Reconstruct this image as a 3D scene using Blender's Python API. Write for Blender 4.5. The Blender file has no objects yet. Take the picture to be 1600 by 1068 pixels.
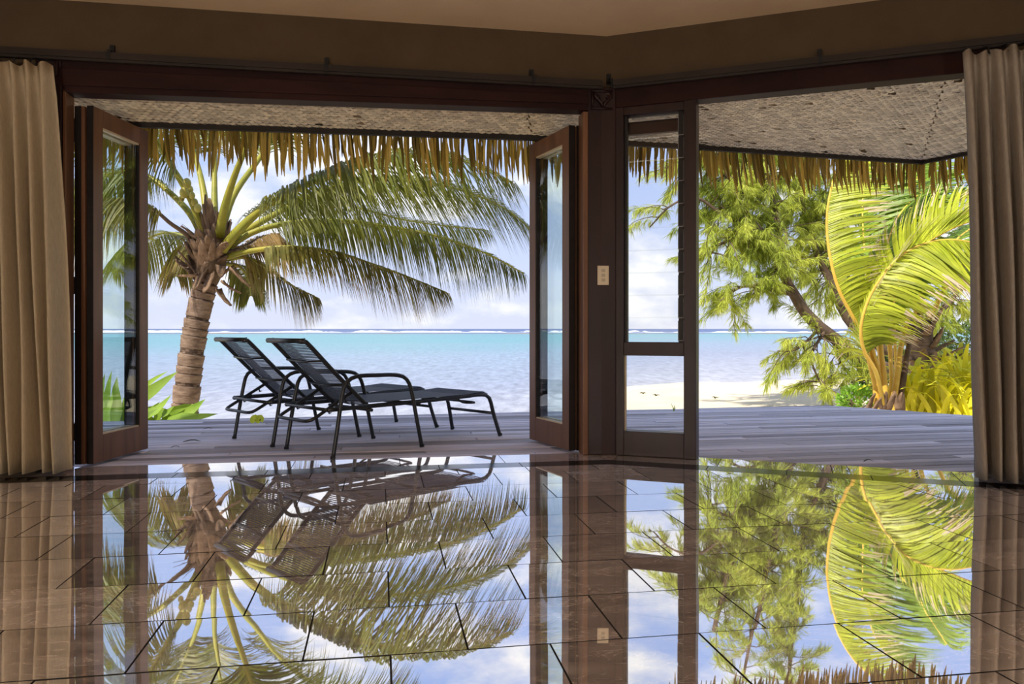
import bpy, math, random
from mathutils import Vector, Matrix
random.seed(7)
SC = bpy.context.scene
COL = SC.collection
V = Vector
FPX, HC, HY = 1200.0, 0.8, 513.0      # focal length in pixels (1600 wide), eye height, horizon row

# ---------------------------------------------------------------- camera, sky, sun, exposure
cam = bpy.data.cameras.new('camera'); camo = bpy.data.objects.new('camera', cam); COL.objects.link(camo)
camo.location = (0, 0, HC); camo.rotation_euler = (math.pi/2, 0, 0)
cam.sensor_width = 36; cam.lens = FPX/1600*36; cam.shift_y = -21/1600; cam.clip_end = 9000; cam.clip_start = .05
SC.camera = camo
SC.view_settings.view_transform = 'Standard'; SC.view_settings.look = 'None'
SC.view_settings.gamma = 1; SC.view_settings.use_curve_mapping = False
SC.view_settings.exposure = 0.55
SC.cycles.max_bounces = 14; SC.cycles.transparent_max_bounces = 24
SC.cycles.diffuse_bounces = 6; SC.cycles.glossy_bounces = 6; SC.cycles.transmission_bounces = 8
SC.cycles.sample_clamp_indirect = 8

def N(nt, t, **kw):
    n = nt.nodes.new(t)
    for k, v in kw.items():
        if k.startswith('i_'): n.inputs[k[2:]].default_value = v
        elif k.startswith('n_'): n.inputs[int(k[2:])].default_value = v
        else: setattr(n, k, v)
    return n
def ramp(nt, stops, interp='LINEAR'):
    r = nt.nodes.new('ShaderNodeValToRGB'); e = r.color_ramp; e.interpolation = interp
    while len(e.elements) < len(stops): e.elements.new(0.5)
    for q, (p, c) in zip(e.elements, stops):
        q.position = p; q.color = (*c, 1) if len(c) == 3 else c
    return r

w = bpy.data.worlds.new('sky'); SC.world = w; w.use_nodes = True
nt = w.node_tree; nt.nodes.clear(); L = nt.links.new
tc = N(nt, 'ShaderNodeTexCoord'); sx = N(nt, 'ShaderNodeSeparateXYZ'); L(tc.outputs['Generated'], sx.inputs[0])
grad = ramp(nt, [(0, (.66, .70, .86)), (.06, (.60, .67, .90)), (.2, (.46, .58, .90)), (.55, (.25, .42, .82)), (1, (.16, .32, .72))])
L(sx.outputs['Z'], grad.inputs[0])
mp = N(nt, 'ShaderNodeMapping'); mp.inputs['Scale'].default_value = (1.0, 1.0, 2.1); L(tc.outputs['Generated'], mp.inputs[0])
n1 = N(nt, 'ShaderNodeTexNoise', i_Scale=5.5, i_Detail=9.0, i_Roughness=.56); L(mp.outputs[0], n1.inputs['Vector'])
cr = ramp(nt, [(.44, (0, 0, 0)), (.60, (1, 1, 1))]); L(n1.outputs['Fac'], cr.inputs[0])
mx = N(nt, 'ShaderNodeMix', data_type='RGBA'); L(cr.outputs[0], mx.inputs[0]); L(grad.outputs[0], mx.inputs[6])
n2 = N(nt, 'ShaderNodeTexNoise', i_Scale=11.0, i_Detail=6.0); L(mp.outputs[0], n2.inputs['Vector'])
cc = ramp(nt, [(.35, (.70, .73, .84)), (.6, (.96, .96, .98))]); L(n2.outputs['Fac'], cc.inputs[0]); L(cc.outputs[0], mx.inputs[7])
bg = N(nt, 'ShaderNodeBackground'); bg.inputs['Strength'].default_value = 0.80; L(mx.outputs[2], bg.inputs[0])
ow = N(nt, 'ShaderNodeOutputWorld'); L(bg.outputs[0], ow.inputs[0])

sun = bpy.data.lights.new('sun', 'SUN'); suno = bpy.data.objects.new('sun', sun); COL.objects.link(suno)
sun.energy = 4.4; sun.angle = math.radians(.6); sun.color = (1, .94, .82)
suno.rotation_euler = V((-.42, -.50, .72)).to_track_quat('Z', 'Y').to_euler(); suno.location = (-8, -6, 12)
for nm, loc, en in (('fill_light', (-1.9, -.6, .85), 96), ('fill_light', (1.9, -1.0, .85), 54)):   # unseen warm fills added behind the viewer to lift curtains and ceiling
    ld = bpy.data.lights.new(nm, 'POINT'); ld.energy = en; ld.color = (1, .89, .74); ld.shadow_soft_size = .18
    lo_ = bpy.data.objects.new(nm, ld); COL.objects.link(lo_); lo_.location = loc

# ---------------------------------------------------------------- helpers
def at(px, py, Y):
    return V(((px-800)/FPX*Y, Y, HC-(py-HY)/FPX*Y))
class MB:
    def __init__(s): s.v = []; s.f = []
    def add(s, vs, fs):
        b = len(s.v); s.v += [tuple(q) for q in vs]; s.f += [tuple(i+b for i in f) for f in fs]
    def hexa(s, p):                                  # 8 corners: bottom 4, top 4
        s.add(p, [(3,2,1,0),(4,5,6,7),(0,1,5,4),(1,2,6,5),(2,3,7,6),(3,0,4,7)])
    def box(s, x0, x1, y0, y1, z0, z1, fr=None):
        p = [(x0,y0,z0),(x1,y0,z0),(x1,y1,z0),(x0,y1,z0),(x0,y0,z1),(x1,y0,z1),(x1,y1,z1),(x0,y1,z1)]
        s.hexa([fr(*q) for q in p] if fr else p)
    def tube(s, pts, r, n=8, cap=True, flat=1.0):
        pts = [V(p) for p in pts]; m = len(pts); rr = r if isinstance(r, (list, tuple)) else [r]*m
        T0 = (pts[1]-pts[0]).normalized()
        up = V((0,0,1)) if abs(T0.z) < .9 else V((0,1,0))
        A = T0.cross(up).normalized(); b = len(s.v)
        for i, p in enumerate(pts):
            T = (pts[min(i+1, m-1)]-pts[max(i-1, 0)]).normalized()
            A = (A - T*A.dot(T)).normalized(); B = T.cross(A)
            for k in range(n):
                a = 2*math.pi*k/n
                s.v.append(tuple(p + A*(rr[i]*math.cos(a)) + B*(rr[i]*flat*math.sin(a))))
        for i in range(m-1):
            for k in range(n):
                k2 = (k+1) % n
                s.f.append((b+i*n+k, b+i*n+k2, b+(i+1)*n+k2, b+(i+1)*n+k))
        if cap:
            s.f.append(tuple(b+k for k in reversed(range(n)))); s.f.append(tuple(b+(m-1)*n+k for k in range(n)))
    def strip(s, pts, ws, sides):                    # flat ribbon
        b = len(s.v)
        for p, w_, sd in zip(pts, ws, sides):
            s.v.append(tuple(p-sd*w_)); s.v.append(tuple(p+sd*w_))
        for i in range(len(pts)-1): s.f.append((b+2*i, b+2*i+1, b+2*i+3, b+2*i+2))
    def mesh(s, name, smooth=False):
        me = bpy.data.meshes.new(name); me.from_pydata(s.v, [], s.f); me.update()
        if smooth: me.polygons.foreach_set('use_smooth', [True]*len(me.polygons))
        return me
    def build(s, name, mat, parent=None, smooth=False, bevel=0, kind=None):
        o = bpy.data.objects.new(name, s.mesh(name, smooth)); COL.objects.link(o)
        if mat: o.data.materials.append(mat)
        if bevel:
            bm_ = o.modifiers.new('bevel', 'BEVEL'); bm_.width = bevel; bm_.segments = 2; bm_.limit_method = 'ANGLE'
        if parent: o.parent = parent
        if kind: o['kind'] = kind
        return o
def inst(name, me, parent=None, loc=(0,0,0), rot=(0,0,0), scale=(1,1,1)):
    o = bpy.data.objects.new(name, me); COL.objects.link(o); o.location = loc; o.rotation_euler = rot; o.scale = scale
    if parent: o.parent = parent
    return o
def tag(o, label, cat, group=None, kind=None):
    o['label'] = label; o['category'] = cat
    if group: o['group'] = group
    if kind: o['kind'] = kind
    return o
def empty(name, loc=(0,0,0)):
    o = bpy.data.objects.new(name, None); COL.objects.link(o); o.location = loc; o.empty_display_size = .1
    return o
def relto(o, parent):                                # parent keeps world coordinates of o's mesh
    o.parent = parent; o.matrix_parent_inverse = Matrix.Translation(-V(parent.location)); return o
def kids_world(root, objs):
    for o in objs: relto(o, root)
def clip(poly, p, n):
    out = []; m = len(poly)
    for i in range(m):
        a, b = poly[i], poly[(i+1) % m]
        da = (a[0]-p[0])*n[0]+(a[1]-p[1])*n[1]; db = (b[0]-p[0])*n[0]+(b[1]-p[1])*n[1]
        if da >= 0: out.append(a)
        if (da >= 0) != (db >= 0):
            t = da/(da-db); out.append((a[0]+(b[0]-a[0])*t, a[1]+(b[1]-a[1])*t))
    return out
def area(poly):
    return .5*sum(poly[i][0]*poly[(i+1) % len(poly)][1]-poly[(i+1) % len(poly)][0]*poly[i][1] for i in range(len(poly)))
def slab(poly, z0, z1, bev):                         # bevelled convex prism (polygon counter-clockwise)
    m = MB(); n = len(poly); cx = sum(p[0] for p in poly)/n; cy = sum(p[1] for p in poly)/n
    def ins(p):
        d = math.hypot(p[0]-cx, p[1]-cy) or 1
        return (p[0]-(p[0]-cx)/d*bev*1.4, p[1]-(p[1]-cy)/d*bev*1.4)
    r0 = [(x, y, z0) for x, y in poly]; r1 = [(x, y, z1-bev) for x, y in poly]; r2 = [(*ins(p), z1) for p in poly]
    fs = [tuple(range(2*n, 3*n))]
    for i in range(n):
        j = (i+1) % n
        fs += [(i, j, n+j, n+i), (n+i, n+j, 2*n+j, 2*n+i)]
    m.add(r0+r1+r2, fs); return m
def catmull(P, k=8):
    P = [V(p) for p in P]; Q = [P[0]*2-P[1]]+P+[P[-1]*2-P[-2]]; out = []
    for i in range(1, len(Q)-2):
        a, b, c, d = Q[i-1], Q[i], Q[i+1], Q[i+2]
        for j in range(k):
            t = j/k
            out.append(.5*((2*b)+(c-a)*t+(2*a-5*b+4*c-d)*t*t+(3*b-a-3*c+d)*t**3))
    out.append(P[-1].copy()); return out
def resample(pts, n):
    d = [0]
    for a, b in zip(pts, pts[1:]): d.append(d[-1]+(b-a).length)
    out = []; j = 0
    for i in range(n):
        t = d[-1]*i/(n-1)
        while j < len(pts)-2 and d[j+1] < t: j += 1
        s_ = (t-d[j])/max(d[j+1]-d[j], 1e-9); out.append(pts[j].lerp(pts[j+1], min(max(s_, 0), 1)))
    return out
U = random.uniform

# ---------------------------------------------------------------- materials
def mat(name, c1, c2=None, scale=8, rough=.6, stretch=(1,1,1), spec=.3, bump=0, bscale=60, island=0.0, trans=0.0, tcol=None, detail=5, coat=0, metal=0, tip=None):
    m = bpy.data.materials.new(name); m.use_nodes = True; nt = m.node_tree; p = nt.nodes['Principled BSDF']; L = nt.links.new
    p.inputs['Roughness'].default_value = rough; p.inputs['Specular IOR Level'].default_value = spec
    p.inputs['Coat Weight'].default_value = coat; p.inputs['Metallic'].default_value = metal
    col = None
    tc = N(nt, 'ShaderNodeTexCoord'); mp = N(nt, 'ShaderNodeMapping'); mp.inputs['Scale'].default_value = stretch
    L(tc.outputs['Object'], mp.inputs[0])
    if c2:
        nz = N(nt, 'ShaderNodeTexNoise', i_Scale=scale, i_Detail=detail, i_Roughness=.6); L(mp.outputs[0], nz.inputs['Vector'])
        r = ramp(nt, [(.3, c1), (.7, c2)]); L(nz.outputs['Fac'], r.inputs[0]); col = r.outputs[0]
    else:
        rgb = N(nt, 'ShaderNodeRGB'); rgb.outputs[0].default_value = (*c1, 1); col = rgb.outputs[0]
    if island:
        g = N(nt, 'ShaderNodeNewGeometry'); oi = N(nt, 'ShaderNodeObjectInfo')
        ad = N(nt, 'ShaderNodeMath', operation='ADD'); L(g.outputs['Random Per Island'], ad.inputs[0]); L(oi.outputs['Random'], ad.inputs[1])
        fr = N(nt, 'ShaderNodeMath', operation='FRACT'); L(ad.outputs[0], fr.inputs[0])
        mr = N(nt, 'ShaderNodeMapRange'); L(fr.outputs[0], mr.inputs[0]); mr.inputs[3].default_value = 1-island; mr.inputs[4].default_value = 1+island
        hs = N(nt, 'ShaderNodeHueSaturation'); L(col, hs.inputs['Color']); L(mr.outputs[0], hs.inputs['Value']); col = hs.outputs[0]
    if tip:                                          # dried leaflet ends, a different length on each leaflet
        a_ = N(nt, 'ShaderNodeAttribute', attribute_name='along'); g2 = N(nt, 'ShaderNodeNewGeometry')
        t1 = N(nt, 'ShaderNodeMapRange'); L(g2.outputs['Random Per Island'], t1.inputs[0]); t1.inputs[3].default_value = .5; t1.inputs[4].default_value = 1.12
        t2 = N(nt, 'ShaderNodeMath', operation='GREATER_THAN'); L(a_.outputs['Fac'], t2.inputs[0]); L(t1.outputs[0], t2.inputs[1])
        tm = N(nt, 'ShaderNodeMix', data_type='RGBA'); L(t2.outputs[0], tm.inputs[0]); L(col, tm.inputs[6]); tm.inputs[7].default_value = (*tip, 1); col = tm.outputs[2]
    L(col, p.inputs['Base Color'])
    if bump:
        nb = N(nt, 'ShaderNodeTexNoise', i_Scale=bscale, i_Detail=4.0); L(mp.outputs[0], nb.inputs['Vector'])
        b = N(nt, 'ShaderNodeBump', i_Strength=bump, i_Distance=.01); L(nb.outputs['Fac'], b.inputs['Height']); L(b.outputs[0], p.inputs['Normal'])
    if trans:
        t = N(nt, 'ShaderNodeBsdfTranslucent')
        if tcol:
            mm = N(nt, 'ShaderNodeMix', data_type='RGBA', blend_type='MULTIPLY'); mm.inputs[0].default_value = 1
            L(col, mm.inputs[6]); mm.inputs[7].default_value = (*tcol, 1); L(mm.outputs[2], t.inputs[0])
        else: L(col, t.inputs[0])
        ms = N(nt, 'ShaderNodeMixShader'); ms.inputs[0].default_value = trans
        L(p.outputs[0], ms.inputs[1]); L(t.outputs[0], ms.inputs[2]); L(ms.outputs[0], nt.nodes['Material Output'].inputs[0])
    return m
def glass_mat(name, tint):
    m = bpy.data.materials.new(name); m.use_nodes = True; nt = m.node_tree; nt.nodes.clear(); L = nt.links.new
    tr = N(nt, 'ShaderNodeBsdfTransparent'); tr.inputs[0].default_value = (*tint, 1)
    gl = N(nt, 'ShaderNodeBsdfGlossy', i_Roughness=0.0); lw = N(nt, 'ShaderNodeLayerWeight', i_Blend=.5)
    pw_ = N(nt, 'ShaderNodeMath', operation='POWER'); L(lw.outputs['Facing'], pw_.inputs[0]); pw_.inputs[1].default_value = 4.2
    fr = N(nt, 'ShaderNodeMapRange'); L(pw_.outputs[0], fr.inputs[0]); fr.inputs[3].default_value = .035; fr.inputs[4].default_value = .95
    ms = N(nt, 'ShaderNodeMixShader'); L(fr.outputs[0], ms.inputs[0]); L(tr.outputs[0], ms.inputs[1]); L(gl.outputs[0], ms.inputs[2])
    o = N(nt, 'ShaderNodeOutputMaterial'); L(ms.outputs[0], o.inputs[0]); return m
def floor_mat():
    m = bpy.data.materials.new('polished_marble'); m.use_nodes = True; nt = m.node_tree; nt.nodes.clear(); L = nt.links.new
    tc = N(nt, 'ShaderNodeTexCoord'); oi = N(nt, 'ShaderNodeObjectInfo')
    ad = N(nt, 'ShaderNodeVectorMath', operation='ADD'); L(tc.outputs['Object'], ad.inputs[0])
    sc_ = N(nt, 'ShaderNodeVectorMath', operation='SCALE'); sc_.inputs['Scale'].default_value = 37; cx = N(nt, 'ShaderNodeCombineXYZ')
    for i in range(3): L(oi.outputs['Random'], cx.inputs[i])
    L(cx.outputs[0], sc_.inputs[0]); L(sc_.outputs[0], ad.inputs[1])
    mp = N(nt, 'ShaderNodeMapping'); mp.inputs['Scale'].default_value = (1, 2.6, 1); mp.inputs['Rotation'].default_value = (0, 0, .17); L(ad.outputs[0], mp.inputs[0])
    n1 = N(nt, 'ShaderNodeTexNoise', i_Scale=5.0, i_Detail=8.0, i_Roughness=.62); L(mp.outputs[0], n1.inputs['Vector'])
    r1 = ramp(nt, [(.3, (.10, .090, .094)), (.55, (.175, .158, .163)), (.75, (.27, .25, .255))]); L(n1.outputs['Fac'], r1.inputs[0])
    n2 = N(nt, 'ShaderNodeTexNoise', i_Scale=7.0, i_Detail=6.0, i_Distortion=1.2); L(mp.outputs[0], n2.inputs['Vector'])
    r2 = ramp(nt, [(.485, (0, 0, 0)), (.5, (1, 1, 1)), (.515, (0, 0, 0))]); L(n2.outputs['Fac'], r2.inputs[0])
    vm = N(nt, 'ShaderNodeMath', operation='MULTIPLY'); vm.inputs[1].default_value = .6; L(r2.outputs[0], vm.inputs[0])
    mv = N(nt, 'ShaderNodeMix', data_type='RGBA'); L(vm.outputs[0], mv.inputs[0]); L(r1.outputs[0], mv.inputs[6]); mv.inputs[7].default_value = (.42, .36, .32, 1)
    hs = N(nt, 'ShaderNodeHueSaturation'); L(mv.outputs[2], hs.inputs['Color'])
    mr = N(nt, 'ShaderNodeMapRange'); L(oi.outputs['Random'], mr.inputs[0]); mr.inputs[3].default_value = .65; mr.inputs[4].default_value = 1.4; L(mr.outputs[0], hs.inputs['Value'])
    df = N(nt, 'ShaderNodeBsdfDiffuse'); L(hs.outputs[0], df.inputs[0])
    gl = N(nt, 'ShaderNodeBsdfGlossy', i_Roughness=.014); gl.inputs[0].default_value = (.97, .95, .93, 1)
    nb = N(nt, 'ShaderNodeTexNoise', i_Scale=9.0, i_Detail=2.0); L(ad.outputs[0], nb.inputs['Vector'])
    b = N(nt, 'ShaderNodeBump', i_Strength=.004, i_Distance=.01); L(nb.outputs['Fac'], b.inputs['Height']); L(b.outputs[0], gl.inputs['Normal'])
    lw = N(nt, 'ShaderNodeLayerWeight', i_Blend=.5)
    m2 = N(nt, 'ShaderNodeMapRange'); L(lw.outputs['Facing'], m2.inputs[0]); m2.inputs[3].default_value = .70; m2.inputs[4].default_value = .86
    cg = N(nt, 'ShaderNodeCombineColor')
    for i in range(3): L(m2.outputs[0], cg.inputs[i])
    L(cg.outputs[0], gl.inputs[0])
    ms = N(nt, 'ShaderNodeAddShader'); L(df.outputs[0], ms.inputs[0]); L(gl.outputs[0], ms.inputs[1])
    o = N(nt, 'ShaderNodeOutputMaterial'); L(ms.outputs[0], o.inputs[0]); return m
M_FLOOR = floor_mat()
M_BAND = mat('dark_stone', (.012,.011,.012), (.03,.027,.028), 14, .12, spec=.6)
M_GROUT = mat('grout', (.012,.010,.009), (.02,.017,.015), 30, .9)
M_WALL = mat('brown_plaster', (.085,.058,.035), (.105,.074,.045), 3, .92, spec=.1, bump=.15, bscale=90)
M_CEIL = mat('warm_plaster', (.74,.54,.35), (.82,.61,.40), 2.2, .92, spec=.1, bump=.12, bscale=70)
M_WOOD = mat('dark_red_timber', (.017,.0075,.0075), (.034,.013,.012), 9, .42, (1,1,.12), spec=.3, bump=.06)
M_WOODH = mat('dark_red_timber_beam', (.019,.008,.0075), (.038,.014,.012), 9, .6, (.12,1,1), spec=.12, bump=.06)
M_DOOR = mat('brown_timber', (.115,.052,.028), (.21,.096,.046), 11, .4, (1,1,.1), spec=.4, bump=.06)
M_EDGE = mat('black_edge', (.012,.009,.009), (.02,.015,.014), 10, .5)
M_RAIL = mat('dark_rail', (.020,.014,.012), (.035,.024,.019), 10, .5, (.2,1,1))
M_BLACK = mat('black_metal', (.012,.012,.013), None, rough=.45)
M_GLASS = glass_mat('clear_glass', (.93,.97,.965)); M_GLASSB = glass_mat('window_glass', (.975,.985,.985))
M_BEAD = mat('pale_glazing_bead', (.55,.42,.26), (.7,.55,.36), 8, .4, (1,1,.2))
M_ALU = mat('pale_metal', (.5,.5,.52), None, rough=.35, metal=.6)
M_CURT = mat('cream_linen', (.54,.44,.30), (.64,.54,.38), 90, .95, (1,1,.25), spec=.05, bump=.35, bscale=220, trans=.22)
M_CURT_SH = mat('shaded_linen', (.34,.29,.24), (.42,.37,.31), 90, .95, (1,1,.25), spec=.05, bump=.35, bscale=220, trans=.12)  # the linen darkened, dimmer light on that side put into its colour
M_PLANK = mat('weathered_decking', (.44,.41,.48), (.68,.65,.73), 7, .75, (.35,7,1), spec=.2, bump=.25, bscale=26, island=.42, detail=8)
M_WEAVE = mat('woven_matting', (.80,.67,.47), (.90,.79,.58), 6, .7, spec=.1, island=.22)
M_MATB = mat('matting_backing', (.50,.38,.24), (.58,.45,.29), 20, .9)
M_THATCH = mat('dry_thatch', (.30,.205,.055), (.52,.40,.13), 9, .6, (1,1,.3), spec=.25, island=.7, trans=.34, tcol=(1,.85,.45))
M_EDGEB = mat('dark_eave_board', (.018,.013,.011), (.03,.022,.018), 10, .6)
M_ROOF = mat('grey_thatch', (.20,.15,.09), (.32,.25,.15), 20, .9, bump=.5)
M_TUBE = mat('charcoal_tube', (.016,.018,.022), None, rough=.35, spec=.5)
M_SLING = mat('slate_webbing', (.055,.068,.105), (.08,.095,.14), 30, .6, spec=.35)
M_BLOCKW = mat('white_plastic', (.72,.62,.46), None, rough=.4); M_BLOCKR = mat('grey_rocker', (.50,.43,.33), None, rough=.4)
M_SAND = mat('pale_sand', (.72,.60,.43), (.80,.69,.52), 1.3, .95, spec=.05, bump=.2, bscale=8)
M_TRUNK = mat('palm_bark', (.12,.077,.056), (.29,.207,.155), 7, .9, (1,1,3), spec=.1, bump=.6, bscale=22)
M_SCAR = mat('dark_leaf_scar', (.045,.028,.02), (.10,.065,.045), 14, .95)
M_BOOT = mat('dry_leaf_base', (.13,.075,.045), (.32,.215,.14), 9, .85, (2,2,.5), spec=.1, bump=.4, bscale=30, island=.25)
M_RACH = mat('yellow_green_rachis', (.20,.21,.022), (.36,.31,.035), 5, .45, spec=.35)
M_RACHD = mat('dead_rachis', (.10,.06,.035), (.17,.11,.06), 6, .7)
M_RACHO = mat('orange_rachis', (.72,.42,.06), (.80,.55,.10), 5, .45)
M_LEAF = mat('palm_leaflets', (.095,.115,.02), (.19,.185,.04), 3, .42, spec=.4, island=.4, trans=.38, tcol=(1.5,1.5,.6))
M_LEAFB = mat('olive_leaflets', (.14,.14,.035), (.26,.22,.07), 4, .5, spec=.35, tip=(.32,.24,.12), island=.4, trans=.35, tcol=(1.4,1.3,.6))
M_LEAFY = mat('bright_palm_leaflets', (.36,.42,.03), (.56,.58,.06), 3, .42, spec=.35, tip=(.72,.58,.44), island=.35, trans=.35, tcol=(1.2,1.2,.5))
M_LEAFG = mat('mid_green_leaflets', (.16,.27,.025), (.28,.38,.045), 3, .42, spec=.35, island=.35, trans=.35, tcol=(1.2,1.2,.5))
M_LEAFD = mat('dry_leaflets', (.30,.19,.07), (.42,.29,.12), 4, .7, island=.3, trans=.3)
M_COCO = mat('green_coconut', (.33,.30,.05), (.45,.38,.09), 5, .4)
M_NEEDLE = mat('casuarina_needles', (.26,.34,.05), (.60,.62,.12), 1.1, .6, spec=.2, island=.45, trans=.35, tcol=(1.2,1.2,.7))
M_BARK = mat('brown_bark', (.08,.052,.036), (.16,.11,.075), 8, .9, bump=.5, bscale=20)
M_LILY = mat('lily_leaf', (.17,.30,.035), (.30,.44,.06), 4, .4, (1,1,1), spec=.4, island=.25, trans=.35, tcol=(1.3,1.2,.5))
M_STRAP = mat('golden_strap_leaf', (.64,.64,.03), (.88,.80,.06), 3, .45, spec=.3, island=.45, trans=.15, tcol=(1.1,1.1,.5))
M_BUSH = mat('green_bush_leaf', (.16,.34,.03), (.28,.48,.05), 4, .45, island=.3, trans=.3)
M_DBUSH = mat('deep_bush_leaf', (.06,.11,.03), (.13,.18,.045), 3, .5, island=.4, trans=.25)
M_FOAM = mat('white_foam', (.88,.88,.90), (.97,.97,.98), .2, .9)
M_REEF = mat('reef_rock', (.20,.17,.15), (.32,.27,.24), .3, .9)
M_LEAFYEL = mat('fallen_yellow_leaf', (.62,.72,.05), (.75,.80,.10), 20, .5, trans=.3)
M_WEED = mat('dark_seaweed', (.05,.05,.025), (.10,.09,.04), 20, .9)
M_GRASS = mat('grass_sprig', (.25,.48,.06), None, rough=.5, trans=.3)

# ---------------------------------------------------------------- plan of the two door walls
aL, aR = math.radians(9.7), math.radians(20.0)
uL, nL = V((math.cos(aL), math.sin(aL), 0)), V((-math.sin(aL), math.cos(aL), 0))
uR, nR = V((math.cos(aR), -math.sin(aR), 0)), V((math.sin(aR), math.cos(aR), 0))
OL, OR = V((.479, 4.87, 0)), V((.66, 4.87, 0))
def FL(s, n, z): return OL+uL*s+nL*n+V((0,0,z))
def FR(s, n, z): return OR+uR*s+nR*n+V((0,0,z))
def sL(px, n=0):                                     # distance along the left wall seen at column px
    r = (px-800)/FPX; P = OL+nL*n; return (r*P.y-P.x)/(uL.x-r*uL.y)
def sR(px, n=0):
    r = (px-800)/FPX; P = OR+nR*n; return (r*P.y-P.x)/(uR.x-r*uR.y)
def isect(f1, n1_, f2, n2_):                         # corner of the two offset wall lines
    A = f1(0, n1_, 0); B = f2(0, n2_, 0); d = B-A; det = uL.x*-uR.y+uR.x*uL.y
    t = (d.x*-uR.y+uR.x*d.y)/det; return A+uL*t
XL, XR, YB, ZC = -4.6, 4.6, -4.2, 2.66               # room limits behind the camera
LS0 = -4.95; RS1 = 4.1

# ---- walls
def struct(o, label, cat): return tag(o, label, cat, kind='structure')
m = MB(); C1 = isect(FL, 0, FR, 0)
sC = (C1-OL).dot(uL); sCr = (C1-OR).dot(uR)
def wallbox(m, F, s0, s1, z0, z1, n0=0, n1=.14): m.box(s0, s1, n0, n1, z0, z1, F)
wallbox(m, FL, LS0-.2, sC+.02, 2.32, ZC+.1); wallbox(m, FL, LS0-.2, -3.19, 0, 2.32)
struct(m.build('wall_left', M_WALL), 'dark brown plastered wall above the wide open doorway', 'wall')
m = MB(); wallbox(m, FR, sCr-.02, RS1+.2, 2.36, ZC+.1); wallbox(m, FR, 2.14, RS1+.2, 0, 2.36)
struct(m.build('wall_right', M_WALL), 'dark brown plastered wall above the louvre window and narrower doorway', 'wall')
PLe, PRe = FL(LS0, 0, 0), FR(RS1, 0, 0)
m = MB(); m.box(PLe.x-.3, PLe.x, YB, PLe.y+.2, 0, ZC+.1)
struct(m.build('wall_left_side', M_WALL), 'side wall of the room outside the frame beyond the cream curtain', 'wall')
m = MB(); m.box(PRe.x, PRe.x+.3, YB, PRe.y+.2, 0, ZC+.1)
struct(m.build('wall_right_side', M_WALL), 'side wall of the room outside the frame beyond the darker curtain', 'wall')
m = MB()                                             # back wall with two tall openings added behind the viewer to let daylight in
xs = [PLe.x-.3, -3.6, -1.2, 1.2, 3.6, PRe.x+.3]
for i in range(5):
    if i in (1, 3):
        m.box(xs[i], xs[i+1], YB-.2, YB, 2.2, ZC+.1)
    else: m.box(xs[i], xs[i+1], YB-.2, YB, 0, ZC+.1)
struct(m.build('wall_back', M_WALL), 'rear wall of the room behind the viewer with two openings added for daylight', 'wall')
m = MB()
room = [(PLe.x-.3, YB-.2), (PRe.x+.3, YB-.2), (PRe.x+.3, PRe.y), tuple(isect(FL, .1, FR, .1))[:2], (PLe.x-.3, PLe.y)]
m.add([(x, y, ZC) for x, y in room]+[(x, y, ZC+.12) for x, y in room],
      [(4,3,2,1,0), (5,6,7,8,9)]+[(i, (i+1) % 5, 5+(i+1) % 5, 5+i) for i in range(5)])
struct(m.build('ceiling', M_CEIL), 'warm tan plaster ceiling meeting the two walls', 'ceiling')

# ---- floor: slab, polished tiles in running bond, dark border band, outer sill row
EDGE, B0, B1 = .08, -.20, -.35
fl = MB(); flo = [(PLe.x-.3, YB-.6), (PRe.x+.3, YB-.6), tuple(FR(RS1+.1, EDGE, 0))[:2], tuple(isect(FL, EDGE, FR, EDGE))[:2], tuple(FL(LS0-.1, EDGE, 0))[:2]]
fl.add([(x, y, -.2) for x, y in flo]+[(x, y, -.0016) for x, y in flo], [(4,3,2,1,0), (5,6,7,8,9)]+[(i, (i+1) % 5, 5+(i+1) % 5, 5+i) for i in range(5)])
floor = struct(fl.build('floor', M_GROUT), 'polished marble tile floor mirroring the palms and sky', 'floor')
TW, TL, GAP = .329, .40, .0034
def sides(me, mt):                                   # polished top, dark grouted edges
    me.materials.append(mt); me.materials.append(M_GROUT)
    for p in me.polygons[1:]: p.material_index = 1
def put_tile(poly, name, mt, bev=.0008, tilt=.0011, z1=0.0, shared=None):
    if len(poly) < 3: return
    if area(poly) < 0: poly = poly[::-1]
    if area(poly) < 4e-4: return
    n = len(poly); cx = sum(p[0] for p in poly)/n; cy = sum(p[1] for p in poly)/n
    me = slab([(x-cx, y-cy) for x, y in poly], -.006, 0, bev).mesh(name); sides(me, mt)
    return inst(name, me, floor, (cx, cy, z1+U(-.0003, .0003)), (random.gauss(0, tilt), random.gauss(0, tilt), 0))
fullme = slab([(-TL/2+GAP/2, -TW/2+GAP/2), (TL/2-GAP/2, -TW/2+GAP/2), (TL/2-GAP/2, TW/2-GAP/2), (-TL/2+GAP/2, TW/2-GAP/2)], -.006, 0, .0008).mesh('floor_tile')
sides(fullme, M_FLOOR)
pL1, pR1 = FL(0, B1-.002, 0), FR(0, B1-.002, 0)
def visible(c):
    if c[1] < 1.45: return False
    return abs(c[0]) < .72*c[1]+.42
n0 = -2.813
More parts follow.
